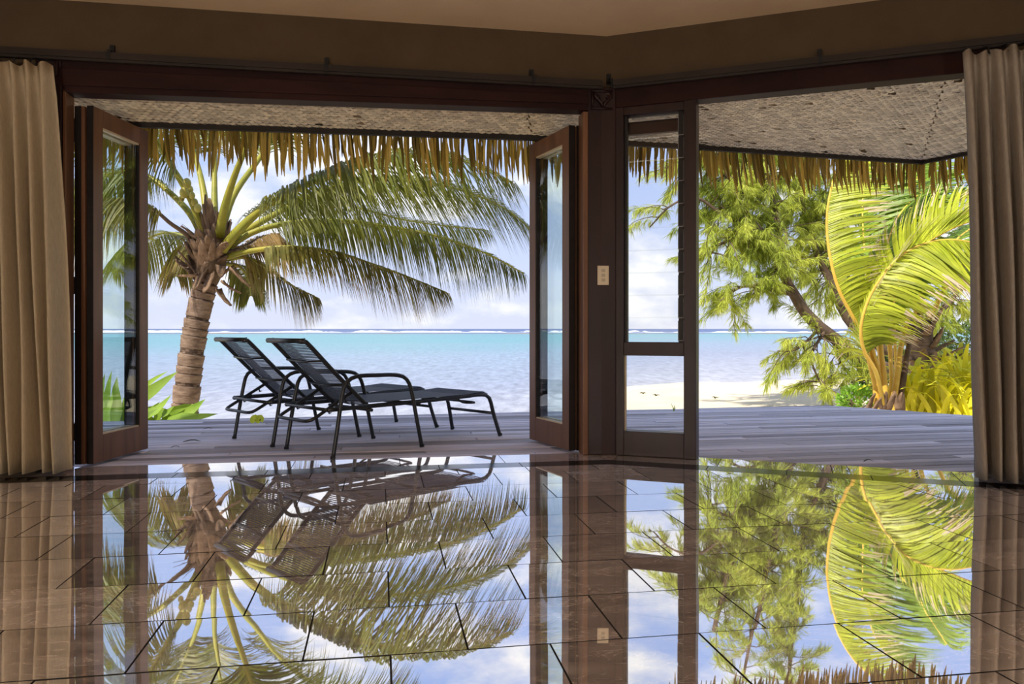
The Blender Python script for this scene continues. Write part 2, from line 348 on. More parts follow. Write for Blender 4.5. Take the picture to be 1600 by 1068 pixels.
for k in range(-2, 9):
    na, nb = n0+TW*k, n0+TW*(k+1)
    sh = -1.478 if k % 2 == 0 else -1.669
    for j in range(-12, 18):
        s0 = sh+TL*j
        c = FL(s0+TL/2, (na+nb)/2, 0)
        if not visible(c): continue
        poly = [tuple(FL(a, b, 0))[:2] for a, b in ((s0+GAP/2, na+GAP/2), (s0+TL-GAP/2, na+GAP/2), (s0+TL-GAP/2, nb-GAP/2), (s0+GAP/2, nb-GAP/2))]
        q = clip(clip(poly, pL1, -nL), pR1, -nR)
        if len(q) == 4 and abs(area(q)-area(poly)) < 1e-6:
            inst('floor_tile', fullme, floor, (c.x, c.y, U(-.0003, .0003)), (random.gauss(0, .0019), random.gauss(0, .0019), aL))
        else: put_tile(q, 'floor_tile', M_FLOOR)
# one plain slab of the same stone for the part of the floor outside the frame
far = [(PLe.x, YB-.5), (PRe.x, YB-.5), (PRe.x, 1.1), (PLe.x, .2)]
bo = slab(far, -.006, -.0005, .001).build('floor_tile_field', M_FLOOR, floor)
def row(F, s_from, s_to, na, nb, ln, name, mt, cp, cn):
    s = s_from
    while s < s_to:
        poly = [tuple(F(a, b, 0))[:2] for a, b in ((s+.0012, na+.0012), (s+ln-.0012, na+.0012), (s+ln-.0012, nb-.0012), (s+.0012, nb-.0012))]
        put_tile(clip(poly, cp, cn), name, mt, tilt=.0007)
        s += ln
Cm = isect(FL, B0, FR, B0); bis = V((uL.x+uR.x, uL.y+uR.y, 0)).normalized()
row(FL, -4.9, 1.0, B0, EDGE, .62, 'sill_tile', M_FLOOR, Cm, -bis); row(FR, -.6, 4.0, B0, EDGE, .62, 'sill_tile', M_FLOOR, Cm, bis)
row(FL, -4.8, 1.0, B1, B0, .48, 'border_tile', M_BAND, Cm, -bis); row(FR, -.7, 4.0, B1, B0, .43, 'border_tile', M_BAND, Cm, bis)

# ---- deck
ED0, ED1, EDC, ED3 = V((-3.21,6.76,0)), V((3.33,8.07,0)), V((3.33,8.07,0)), V((4.27,7.11,0))
dn = V((ED1.y-ED0.y, -(ED1.x-ED0.x), 0)).normalized()           # towards the house
d2 = V((-(ED3.y-EDC.y), ED3.x-EDC.x, 0)).normalized()*-1
if d2.x > 0: d2 = -d2
pw, pg = .094, .012
dk = MB()
dpo = [FL(-6.2, .1, 0), FR(0, .1, 0), FR(4.6, .1, 0), ED3+(ED3-EDC)*1.2, EDC, ED0+(ED0-ED1)*.45]
for i in range(18):                                   # joists under the boards
    s = -6+i*.62
    pl = [tuple(FL(a, b, 0))[:2] for a, b in ((s, -2.5), (s+.05, -2.5), (s+.05, 3.4), (s, 3.4))]
    pl = clip(clip(clip(pl, ED0, dn), EDC, d2), FR(0, EDGE+.02, 0), nR) if s > .4 else clip(clip(clip(pl, ED0, dn), EDC, d2), FL(0, EDGE+.02, 0), nL)
    if len(pl) > 2:
        if area(pl) < 0: pl = pl[::-1]
        n = len(pl); dk.add([(x, y, -.16) for x, y in pl]+[(x, y, -.04) for x, y in pl], [tuple(reversed(range(n))), tuple(range(n, 2*n))]+[(k, (k+1) % n, n+(k+1) % n, n+k) for k in range(n)])
deck = struct(dk.build('deck', M_RAIL), 'weathered grey timber deck outside the open doors above the beach', 'deck')
k = -26
while True:
    na = EDGE+.003+k*(pw+pg); nb = na+pw
    if na > 3.4: break
    s = -6.4+((k*7) % 5)*.55
    while s < 6.6:
        ln = [2.9, 3.6, 3.2][(k+int(s*3)) % 3]
        poly = [tuple(FL(a, b, 0))[:2] for a, b in ((s, na), (s+ln-.004, na), (s+ln-.004, nb), (s, nb))]
        s += ln
        q = clip(clip(poly, ED0, dn), EDC, d2)
        if k < 0: q = clip(q, FR(0, EDGE+.003, 0), nR)
        if len(q) > 2 and abs(area(q)) > .004:
            if area(q) < 0: q = q[::-1]
            n = len(q); cx = sum(p[0] for p in q)/n; cy = sum(p[1] for p in q)/n
            R_ = lambda p: ((p[0]-cx)*uL.x+(p[1]-cy)*uL.y, -(p[0]-cx)*uL.y+(p[1]-cy)*uL.x)
            me = slab([R_(p) for p in q], -.028, 0, .004).mesh('plank'); me.materials.append(M_PLANK)
            inst('plank', me, deck, (cx, cy, -.006+U(-.0022, .0022)), (random.gauss(0, .004), random.gauss(0, .0004), aL))
    k += 1

# ---- timber door frames, posts and heads
def zhead(s): return 2.135+(2.18-2.135)*(s+3.02)/3.02      # underside of the wide door head
m = MB()
def hd(m, F, s0, s1, n0, n1, za0, za1, zb): m.hexa([F(s0,n0,za0),F(s1,n0,za1),F(s1,n1,za1),F(s0,n1,za0),F(s0,n0,zb),F(s1,n0,zb),F(s1,n1,zb),F(s0,n1,zb)])
hd(m, FL, -3.10, .0, -.02, .10, zhead(-3.1), zhead(0), 2.325)
hd(m, FL, -3.10, .0, -.032, -.02, zhead(-3.1)+.035, zhead(0)+.035, 2.27)
struct(m.build('trim_1', M_WOODH, bevel=.004), 'dark red timber head beam over the wide doorway', 'beam')
m = MB(); m.box(-3.063, -3.045, -.02, .10, .002, 2.15, FL)  # reveal lit from outside: that light is put into a browner timber
struct(m.build('trim_2', M_DOOR, bevel=.004), 'timber jamb beside the cream curtain with outside light put in its brown', 'door jamb')
m = MB(); m.box(-3.20, -3.065, -.03, .12, .002, 2.33, FL); m.box(-3.19, -3.08, -.045, -.03, 2.22, 2.30, FL)
struct(m.build('trim_3', M_WOOD, bevel=.004), 'dark timber post at the edge of the cream curtain', 'post')
m = MB(); m.box(-.034, .0, -.018, .10, .002, 2.17, FL)  # browner timber stands for daylight falling on this reveal
struct(m.build('trim_4', M_DOOR, bevel=.004), 'timber jamb against the dark corner post with outside light put in its brown', 'door jamb')
post = MB()
q = [FL(.0, -.005, 0), FL((OR-OL).dot(uL)*.5, -.012, 0), FR(.0, -.005, 0), FR(.04, .13, 0), FL(-.0, .15, 0)]
post.add([(p.x, p.y, .002) for p in q]+[(p.x, p.y, 2.33) for p in q], [(4,3,2,1,0), (5,6,7,8,9)]+[(i, (i+1) % 5, 5+(i+1) % 5, 5+i) for i in range(5)])
po = struct(post.build('trim_5', M_WOOD, bevel=.004), 'dark red timber corner post carrying the light switch', 'post')
m = MB(); CP = lambda a, b, z: FL(.02+a, b, z)                     # carved capital: raised border and curled leaves
m.box(0, .15, -.03, -.012, 2.185, 2.20, CP); m.box(0, .15, -.03, -.012, 2.295, 2.31, CP); m.box(0, .012, -.03, -.012, 2.2, 2.295, CP); m.box(.138, .15, -.03, -.012, 2.2, 2.295, CP)
for sgn in (-1, 1):
    for q in range(3):
        m.tube([CP(.075, -.02, 2.205), CP(.075+sgn*.02*(q+.6), -.032, 2.225+.02*q), CP(.075+sgn*(.03+.012*q), -.028, 2.25+.018*q), CP(.075+sgn*(.018+.012*q), -.022, 2.262+.016*q)], [.006,.010,.008,.003], 6)
capo = m.build('carved_capital', M_WOOD, po, True)
# right wall head and far jamb
m = MB(); hd(m, FR, .0, 2.14, -.02, .10, 2.195, 2.195, 2.365)
struct(m.build('trim_6', M_WOODH, bevel=.004), 'dark timber head beam over the louvre window and narrower doorway', 'beam')
m = MB(); m.box(2.0, 2.14, -.02, .10, .002, 2.20, FR)
struct(m.build('trim_7', M_WOOD, bevel=.004), 'dark timber jamb half hidden by the darker curtain', 'door jamb')
m = MB(); m.box(2.03, 2.075, .10, .62, .02, 2.12, FR)

# ---- louvre window unit
win = MB()
win.box(.0, .05, -.015, .09, .002, 2.195, FR); win.box(.425, .50, -.025, .12, .002, 2.195, FR)
win.box(.05, .425, -.01, .09, 2.145, 2.195, FR); win.box(.05, .425, -.012, .09, .63, .715, FR); win.box(.05, .425, -.012, .09, .002, .155, FR)
wino = struct(win.build('window_1', M_WOOD, bevel=.003), 'tall timber window with glass louvres above a fixed pane', 'window')
m = MB(); m.box(.05, .425, .10, .135, 2.045, 2.125, FR); m.build('outer_head', M_WOODH, wino)
m = MB(); m.box(.05, .425, .035, .041, .155, .63, FR); m.build('fixed_pane', M_GLASSB, wino)
m = MB(); m.box(.05, .056, .02, .06, .155, .63, FR); m.build('glazing_bead', M_BEAD, wino)
m = MB(); m.box(.388, .424, .02, .07, .716, 2.144, FR); m.build('louvre_channel', M_EDGE, wino)
m = MB(); m.box(.051, .066, .02, .07, .716, 2.144, FR); m.build('louvre_channel', M_EDGE, wino)
for i in range(10):
    z0 = .722+i*.1415
    m = MB(); th = .006
    p = lambda s, n, z: FR(s, n, z)
    m.hexa([p(.056,.030,z0),p(.41,.030,z0),p(.41,.030+th,z0),p(.056,.030+th,z0),p(.056,.058,z0+.152),p(.41,.058,z0+.152),p(.41,.058+th,z0+.152),p(.056,.058+th,z0+.152)])
    b = m.build('louvre_blade', M_GLASSB, wino)
    m = MB()
    for ss in (.386,):
        m.tube([p(ss, .024, z0+.004), p(ss, .024, z0+.126)], .0022, 5); m.tube([p(ss+.034, .018, z0+.004), p(ss+.034, .018, z0+.126)], .0018, 5)
        m.tube([p(ss, .02, z0+.003), p(ss+.034, .018, z0+.003)], .0025, 5)
    c = m.build('blade_clip', M_ALU, b)

# ---- folded door pairs
def leaf(near, far_, zt, out, thick=.042, sub=True):
    a = V((*near, 0)); b = V((*far_, 0)); d = (b-a); ln = d.length; d.normalize(); o_ = V((*out, 0)).normalized()
    F = lambda s, n, z: a+d*s+o_*n+V((0,0,z))
    st, zb, br, tr = .095, .012, .16, .105
    m = MB()
    m.box(0, st, 0, thick, zb, zt, F); m.box(ln-st, ln, 0, thick, zb, zt, F)
    m.box(st, ln-st, 0.001, thick-.001, zb, zb+br, F); m.box(st, ln-st, 0.001, thick-.001, zt-tr, zt, F)
    lf = m.build('leaf', M_DOOR, bevel=.003)
    g = MB(); g.box(st-.005, ln-st+.005, thick*.5-.003, thick*.5+.003, zb+br-.005, zt-tr+.005, F); go = g.build('glass_pane', M_GLASS); go.parent = lf
    e = MB()
    for (s0, s1, z0, z1) in ((st, ln-st, zb+br, zb+br+.008), (st, ln-st, zt-tr-.010, zt-tr)):
        e.box(s0, s1, .004, thick-.004, z0, z1, F)
    eo = e.build('glazing_bead', M_BEAD); eo.parent = lf
    w_ = MB(); ee = 0 if sub else .02; w_.box(-.004, 0, -.001+ee, thick+.001, zb, zt, F); wo = w_.build('dark_edge', M_EDGE); wo.parent = lf  # near-black strip over the near end of the leaf
    w_ = MB(); w_.box(ln-st-.009, ln-st, .003, thick-.003, zb+br, zt-tr, F); wo = w_.build('dark_bead', M_EDGE); wo.parent = lf
    return lf
def hinges(xy, zs, parent):
    for z in zs:
        m = MB(); m.tube([(xy[0], xy[1], z-.05), (xy[0], xy[1], z+.05)], .008, 8); m.box(xy[0]-.022, xy[0]+.022, xy[1]-.004, xy[1]+.004, z-.045, z+.045)
        h = m.build('hinge', M_BLACK, parent)
d1 = struct(empty('door_1', (-2.47, 4.46, 0)), 'folded pair of glazed timber doors beside the cream curtain', 'door')
A = leaf((-2.480, 4.455), (-2.436, 5.045), 2.09, (-1, .07), .056, False); B = leaf((-2.434, 4.465), (-2.392, 5.05), 2.095, (-1, .07), .035)
kids_world(d1, [A, B])
hinges((-2.545, 4.455), (.20, 1.05, 1.93), A)
d2_ = struct(empty('door_2', (.40, 4.95, 0)), 'folded pair of glazed timber doors standing open by the dark corner post', 'door')
o2 = (.54, .243)
B = leaf((.367, 4.95), (.124, 5.49), 2.11, o2, .042); A = leaf((.367+.050, 4.965), (.124+.050, 5.51), 2.11, o2, .042)
kids_world(d2_, [B, A]); hinges((.461, 4.965), (.20, 1.10, 1.95), A)

# ---- curtain rails with wall brackets
def rail(F, s0, s1, pxs, label, sfn):
    m = MB(); m.box(s0, s1, -.085, -.035, 2.315, 2.352, F); m.box(s0, s1, -.075, -.045, 2.300, 2.315, F)
    r = tag(m.build('curtain_rail', M_RAIL), label, 'curtain rail')
    for px in pxs:
        s = sfn(px, -.05); b = MB(); b.box(s-.012, s+.012, -.02, 0, 2.355, 2.415, F); b.box(s-.009, s+.009, -.07, 0, 2.352, 2.372, F); b.box(s-.011, s+.011, -.09, -.085, 2.31, 2.352, F)
        b.build('bracket', M_BLACK, r)
rail(FL, -4.3, sC-.05, (172, 510, 832, 954), 'long dark curtain rail above the wide doorway', sL)
rail(FR, sCr+.06, 3.4, (1281,), 'dark curtain rail above the louvre window and narrower doorway', sR)

# ---- curtains
def curtain(name, F, s_edge_top, s_edge_bot, s_end, n, mt, label, sgn, seed, deep=1.0):
    rnd = random.Random(seed); W = 230; H = 26; m = MB()
    ph = [rnd.uniform(0, 6.28) for _ in range(6)]
    for j in range(H+1):
        t = j/H; z = .022+(2.24-.022)*(1-t); te = t**.75
        e = s_edge_top+(s_edge_bot-s_edge_top)*te
        for i in range(W+1):
            u = i/W; s = e+(s_end-e)*u; D = u*abs(s_end-e)
            amp = (.018+.034*min(1, t*2.2+.1))*deep
            f = math.sin(D*2*math.pi/.074+ph[0]+.8*math.sin(D*9+ph[1])+t*.5*math.sin(D*5+ph[4]))
            f = math.copysign(abs(f)**.75, f)
            g = .35*math.sin(D*2*math.pi/.21+ph[2]+t*1.2)
            pin = 0
            if t < .05: amp *= .75
            m.v.append(tuple(F(s+.008*math.sin(D*30+t*7+ph[3])*t, n+amp*(f+g), z+(.012*math.sin(D*64) if j == 0 else 0))))
    for j in range(H):
        for i in range(W):
            a = j*(W+1)+i; m.f.append((a, a+1, a+W+2, a+W+1))
    o = m.build(name, mt, None, True)
    so = o.modifiers.new('thickness', 'SOLIDIFY'); so.thickness = .003
    tag(o, label, 'curtain')
    for i in range(14):
        s = s_edge_top+(s_end-s_edge_top)*(i+.4)/14
        hb = MB(); hb.tube([F(s, n, 2.225), F(s, n+.04, 2.275), F(s, -.06, 2.305)], .005, 5); hb.build('hook', M_BLACK, o)
    return o
curtain('curtain', FL, sL(82, -.15), sL(106, -.2), -4.2, -.17, M_CURT, 'cream pleated curtain gathered beside the wide doorway', 1, 3, 1.3)
curtain('curtain', FR, sR(1503, -.2), sR(1525, -.2), 3.1, -.22, M_CURT_SH, 'pleated curtain with shade put in its colour covering the end of the narrower doorway', 1, 5, 1.35)

# ---- light switch
sw = tag(empty('light_switch', FL(.098, -.011, 1.137)), 'cream three-rocker light switch plate on the dark corner post', 'light switch')
sw.rotation_euler.z = aL-.14
m = MB(); m.box(-.036, .036, -.012, 0, -.061, .061); pl = m.build('plate', M_BLOCKW, sw, bevel=.003)
for z in (-.030, 0, .030):
    m = MB(); m.box(-.011, .011, -.017, -.012, z-.009, z+.009); m.build('rocker', M_BLOCKR, sw, bevel=.002)

# ---------------------------------------------------------------- eave: soffit of woven matting, edge board, thatch fringe, roof
E = [V(p) for p in ((-6.3,5.0,2.27), (-2.96,5.46,2.27), (.147,5.88,2.27), (1.52,6.19,2.27), (3.59,6.73,2.27), (4.62,4.96,2.27), (5.6,3.3,2.27))]
E = [V((p.x*.915, p.y*.915, HC+(p.z-HC)*.915)) for p in E]
CI = isect(FL, .10, FR, .10); zi = 2.37
I_ = [FL(-6.9, .1, zi), FL(-3.5, .1, zi), FL(-.4, .1, zi), V((CI.x+.3, CI.y-.1, zi)), FR(1.9, .1, zi), FR(3.2, .1, zi), FR(4.6, .1, zi)]
mb_ = MB(); wv = MB()
for i in range(len(E)-1):
    a, b, c, d = I_[i], I_[i+1], E[i+1], E[i]
    mb_.hexa([a+V((0,0,.12)), b+V((0,0,.12)), c+V((0,0,.02)), d+V((0,0,.02)), a+V((0,0,.15)), b+V((0,0,.15)), c+V((0,0,.04)), d+V((0,0,.04))])
    wid = ((a-d).length+(b-c).length)/2; lng = ((a-b).length+(c-d).length)/2
    nu, nv = max(2, int(lng/.050)), max(2, int(wid/.025))
    for y in range(nv):
        for x in range(-1, nu+1):
            off = (y % 4)*.25
            u0, u1 = (x+off)/nu, (x+off+.97)/nu
            u0, u1 = max(0, u0), min(1, u1)
            if u1-u0 < .3/nu: continue
            v0, v1 = (y+.03)/nv, (y+.97)/nv
            if random.random() < .012: continue
            P = lambda u, v, h: (a.lerp(b, u)).lerp(d.lerp(c, u), v)-V((0,0,h))
            h = U(.003, .008); um = (u0+u1)/2; t_ = U(-.002, .002)
            bb = len(wv.v)
            wv.v += [tuple(P(u0, v0, .001)), tuple(P(um, v0, h)), tuple(P(u1, v0, .002)), tuple(P(u0, v1, .001+t_)), tuple(P(um, v1, h+t_)), tuple(P(u1, v1, .002))]
            wv.f += [(bb, bb+1, bb+4, bb+3), (bb+1, bb+2, bb+5, bb+4)]
sof = struct(mb_.build('ceiling_eave', M_MATB), 'pale woven matting lining the underside of the eave', 'eave lining')
wv.build('woven_strips', M_WEAVE, sof, kind='stuff')
for F, s0, s1 in ((FL, -5, -.02), (FR, .0, 3.6)):
    m = MB(); m.box(s0, s1, .10, .16, 2.30, 2.345, F); m.build('batten', M_BEAD, sof)
m = MB()
for i in range(len(E)-1):
    a, b = E[i], E[i+1]; t = (b-a).normalized(); nn = V((-t.y, t.x, 0))
    e = .012
    m.hexa([a-t*e-nn*.02+V((0,0,-.03)), b+t*e-nn*.02+V((0,0,-.03)), b+t*e+nn*.012+V((0,0,-.03)), a-t*e+nn*.012+V((0,0,-.03)), a-t*e-nn*.02+V((0,0,.03)), b+t*e-nn*.02+V((0,0,.03)), b+t*e+nn*.012+V((0,0,.03)), a-t*e+nn*.012+V((0,0,.03))])
m.build('edge_board', M_EDGEB, sof)

# roof over the house
m = MB()
RI = [V((-5, -.5, 6.6)), V((-2, -.2, 6.6)), V((0, 0, 6.6)), V((1, 0, 6.6)), V((1.6, .2, 6.6)), V((2, -.5, 6.6)), V((2.2, -1.2, 6.6))]
Eo = [p+V((0, .16, .05)) if i < 4 else p+V((.16, .04, .05)) for i, p in enumerate(E)]
Eo[4] = E[4]+V((.08, .16, .05))
for i in range(len(E)-1):
    b4 = [Eo[i], Eo[i+1], RI[i+1], RI[i]]
    m.hexa([p for p in b4]+[p+V((0,.35,.42)) for p in b4])  # upper face pushed out past the eave to widen shade on the deck
roof = struct(m.build('roof', M_ROOF), 'grey palm thatch roof sloping down over the eave', 'roof')
m = MB(); bk = [Eo[0], RI[0], V((-5,-5.2,5.2)), V((-6.5,-5.2,2.6))]
m.hexa(bk+[p+V((0,0,.2)) for p in bk])
bk = [RI[6], Eo[6], V((6.5,-5.2,2.6)), V((2.5,-5.2,5.2))]; m.hexa(bk+[p+V((0,0,.2)) for p in bk])
bk = [RI[0], RI[2], RI[6], V((2.5,-5.2,5.2)), V((-5,-5.2,5.2))]
m.add(bk, [(0,1,2,3,4)]); m.build('roof_back', M_ROOF, roof)

# thatch fringe: single dry leaf strips
th = tag(empty('thatch_fringe', (0, 5.5, 2.15)), 'golden fringe of dry palm thatch strips hanging along the eave edge', 'thatch')
def hang_strip(m, p, t, ln, wd, lean, curl, face):
    pts, ws, sd = [], [], []
    dirv = V((lean.x, lean.y, -1)).normalized(); q = p.copy()
    sdv = (t*math.cos(face)+V((-t.y, t.x, 0))*math.sin(face)).normalized()
    n = 6
    for i in range(n):
        f = i/(n-1)
        pts.append(q.copy()); ws.append(wd*(.75+.35*math.sin(f*2.2))*(1-max(0, f-.6)**1.4*2.2)); sd.append(sdv)
        q = q+(dirv+curl*f).normalized()*(ln/(n-1))
    ws[-1] *= .55
    nr = V((-sdv.y, sdv.x, 0))*.9                   # folded along its middle
    b = len(m.v)
    for i in range(n):
        m.v += [tuple(pts[i]-sdv*ws[i]), tuple(pts[i]+nr*ws[i]*1.2), tuple(pts[i]+sdv*ws[i])]
    for i in range(n-1):
        m.f += [(b+3*i, b+3*i+1, b+3*i+4, b+3*i+3), (b+3*i+1, b+3*i+2, b+3*i+5, b+3*i+4)]
segs = []
for i in range(len(Eo)-1): segs.append((Eo[i], Eo[i+1]))
def along(x0):
    out = []
    for a, b in segs:
        ln = (b-a).length; n = max(1, int(ln/x0))
        for i in range(n): out.append((a.lerp(b, (i+U(-.3, .3)+.5)/n), (b-a).normalized()))
    return out
pts = [(p, t) for p, t in along(.029) if -3.1 < p.x < 4.3 and p.y > 4.75]
print('fringe', len(pts))
bundle = 0
for p, t in pts[:298]:
    m = MB(); right = max(0, min(1, (p.x-1.2)/.8))
    if random.random() < .3: bundle = U(-.12, .12)
    lean = t*(bundle+U(-.05, .05)+.04)
    hang_strip(m, V((0,0,0)), t, U(.25, .37)*(1-.12*right), U(.0075, .0135), lean, t*(.05+.28*right*U(.4, 1.3))*U(.2, 1), U(-.7, .7))
    me = m.mesh('leaf_strip'); me.materials.append(M_THATCH)
    q = p-V((0, U(.0, .10), U(-.0, .05)))
    o = inst('leaf_strip', me, None, q); relto(o, th)
m = MB()
for p, t in along(.016):
    hang_strip(m, p+V((0, U(.02, .14), U(-.02, .06))), t, U(.12, .29), U(.006, .013), t*U(-.2, .2), t*U(-.05, .2), U(-.8, .8))
relto(m.build('fringe_backing', M_THATCH, kind='stuff'), th)

# ---------------------------------------------------------------- sun loungers
def lounger():
    r = tag(empty('sun_lounger', (-1.098, 4.706, 0)), 'charcoal sun lounger with strapped backrest standing nearer the doorway', 'sun lounger', 'sun loungers on the deck')
    r.rotation_euler.z = math.atan2(.714, .70)
    Wd = .56; T = .0125
    def hoop(v, sg):
        P = [(0, v, 0), (.035, v, .2), (.075, v+sg*.005, .41), (.105, v, .47), (.18, v, .50), (.33, v, .50), (.475, v, .495), (.555, v, .472), (.602, v, .40), (.65, v, .2), (.696, v, 0)]
        m = MB(); m.tube(resample(catmull(P, 6), 40), .0135, 8)
        o = m.build('arm_hoop', M_TUBE, r, True)
        return o
    hoop(0, 1); hoop(Wd, -1)
    for v in (.03, Wd-.03):
        m = MB(); P = [(-.02, v, .30), (.3, v, .302), (.7, v, .305), (1.1, v, .312), (1.26, v, .316), (1.34, v, .302), (1.375, v, .25), (1.40, v, .17), (1.45, v+(-.02 if v < .1 else .02), 0)]
        m.tube(resample(catmull(P, 6), 40), .0145, 8); m.build('side_rail', M_TUBE, r, True)
    for s, z in ((-.02, .30), (.31, .275), (.70, .285), (1.405, .17)):
        m = MB(); m.tube([(s, .03, z), (s, Wd-.03, z)], .011, 8); m.build('crossbar', M_TUBE, r, True)
    m = MB(); P = [(1.05, .05, .30), (1.12, .05, .268), (1.22, .06, .262), (1.22, Wd-.06, .262), (1.12, Wd-.05, .268), (1.05, Wd-.05, .30)]
    m.tube(resample(catmull(P, 5), 26), .009, 7); m.build('brace', M_TUBE, r, True)
    # backrest
    pv = V((.31, 0, .295)); tp = V((-.156, 0, .735)); d = tp-pv
    for v in (.075, .485):
        m = MB(); pts = [pv+V((0,v,0)), pv+d*.5+V((0,v,-.006)), pv+d*.93+V((0,v,0)), pv+d*.985+V((-.006,v,-.006)), tp+V((-.02,v,-.012))]
        m.tube(resample(catmull(pts, 5), 18), .019, 8, flat=.72); m.build('back_tube', M_TUBE, r, True)
    m = MB(); m.tube([tp+V((-.015,.07,-.010)), tp+V((-.015,.49,-.010))], .015, 8); m.build('top_bar', M_TUBE, r, True)
    nrm = V((d.z, 0, -d.x)).normalized(); m = MB(); n = 46
    for i in range(n):
        f = (i+.5)/n; c = pv+d*f
        for lay in (1,):
            q = [c+nrm*.010*lay+V((0,.08,0)), c+nrm*(.010*lay)-nrm*.012+V((0,.28,0)), c+nrm*.010*lay+V((0,.48,0))]
            m.tube(q, .0040, 5)
    m.build('back_webbing', M_SLING, r, kind='stuff')
    m = MB()
    for f in (.36, .72):
        c = pv+d*f; m.tube([c-nrm*.016+V((0,.075,0)), c-nrm*.03+V((0,.28,0)), c-nrm*.016+V((0,.485,0))], .009, 6)
    m.build('back_crossbar', M_TUBE, r, True)
    # seat
    m = MB(); n = 74
    for i in range(n):
        s = .29+(1.335-.29)*(i+.5)/n; z = .318+(.012 if s > 1.1 else 0)*(s-1.1)/.2
        w = .0063
        if s > 1.29: z -= (s-1.29)*.5
        m.box(s-w, s+w, .02, Wd-.02, z+.006, z+.009)
    m.build('seat_webbing', M_SLING, r, kind='stuff')
    # adjusting bar with notches
    m = MB(); P = [(.216, .09, .405), (.05, .09, .315), (-.08, .09, .246), (-.115, .13, .232), (-.118, .28, .232), (-.115, .43, .232), (-.08, .47, .246), (.05, .47, .315), (.216, .47, .405)]
    m.tube(resample(catmull(P, 6), 44), .011, 7); ub = m.build('adjusting_bar', M_TUBE, r, True)
    m = MB()
    for v in (.09, .47):
        for k in range(3):
            s = .02+k*.06; z = .295+k*.034
            m.tube([(s, v, z), (s+.012, v, z-.024), (s+.026, v, z-.020)], [.006, .006, .003], 5)
    m.build('notches', M_TUBE, ub, True)
    for s, v in ((0, 0), (.696, 0), (0, Wd), (.696, Wd), (1.45, .01), (1.45, Wd-.01)):
        m = MB(); m.tube([(s, v, 0.0), (s, v, .018)], .0165, 8); m.build('foot_cap', M_BLACK, r)
    return r
def copy_tree(o, parent=None):
    c = o.copy(); COL.objects.link(c)
    if parent: c.parent = parent; c.matrix_parent_inverse = o.matrix_parent_inverse.copy()
    for ch in list(o.children): copy_tree(ch, c)
    return c
lg = lounger()
lg2 = copy_tree(lg); lg2.location = (-1.098-.52, 4.706+.484, 0)
lg2['label'] = 'charcoal sun lounger half hidden behind the other, nearer the palm'

# ---------------------------------------------------------------- beach and lagoon
def Ys(x):
    K = [(-400, 60), (-40, 14), (-3, 14), (0, 15), (1.2, 18), (3, 24), (8, 26), (20, 29), (60, 36), (400, 90)]
    for (a, b), (c, d) in zip(K, K[1:]):
        if x <= c: return b+(d-b)*(max(x, a)-a)/(c-a)
    return 90
def gz(x, y):
    sh = Ys(x); d = sh-y
    z = -.58
    if d < 5: z = -.58-.62*(1-max(d, -6)/5) if d > 0 else -1.2+d*.12
    if x > 3: z += 0
    return z
m = MB(); xs = [-60+i*1.5 for i in range(82)]; ys = [-14+j*1.2 for j in range(50)]
for y in ys:
    for x in xs: m.v.append((x, y, max(gz(x, y), -2.2)+.02*math.sin(x*1.3+y*.7)-.0))
nx = len(xs)
for j in range(len(ys)-1):
    for i in range(nx-1): m.f.append((j*nx+i, j*nx+i+1, (j+1)*nx+i+1, (j+1)*nx+i))
struct(m.build('ground', M_SAND, None, True), 'pale sand beach beyond the deck running down to the lagoon', 'beach')
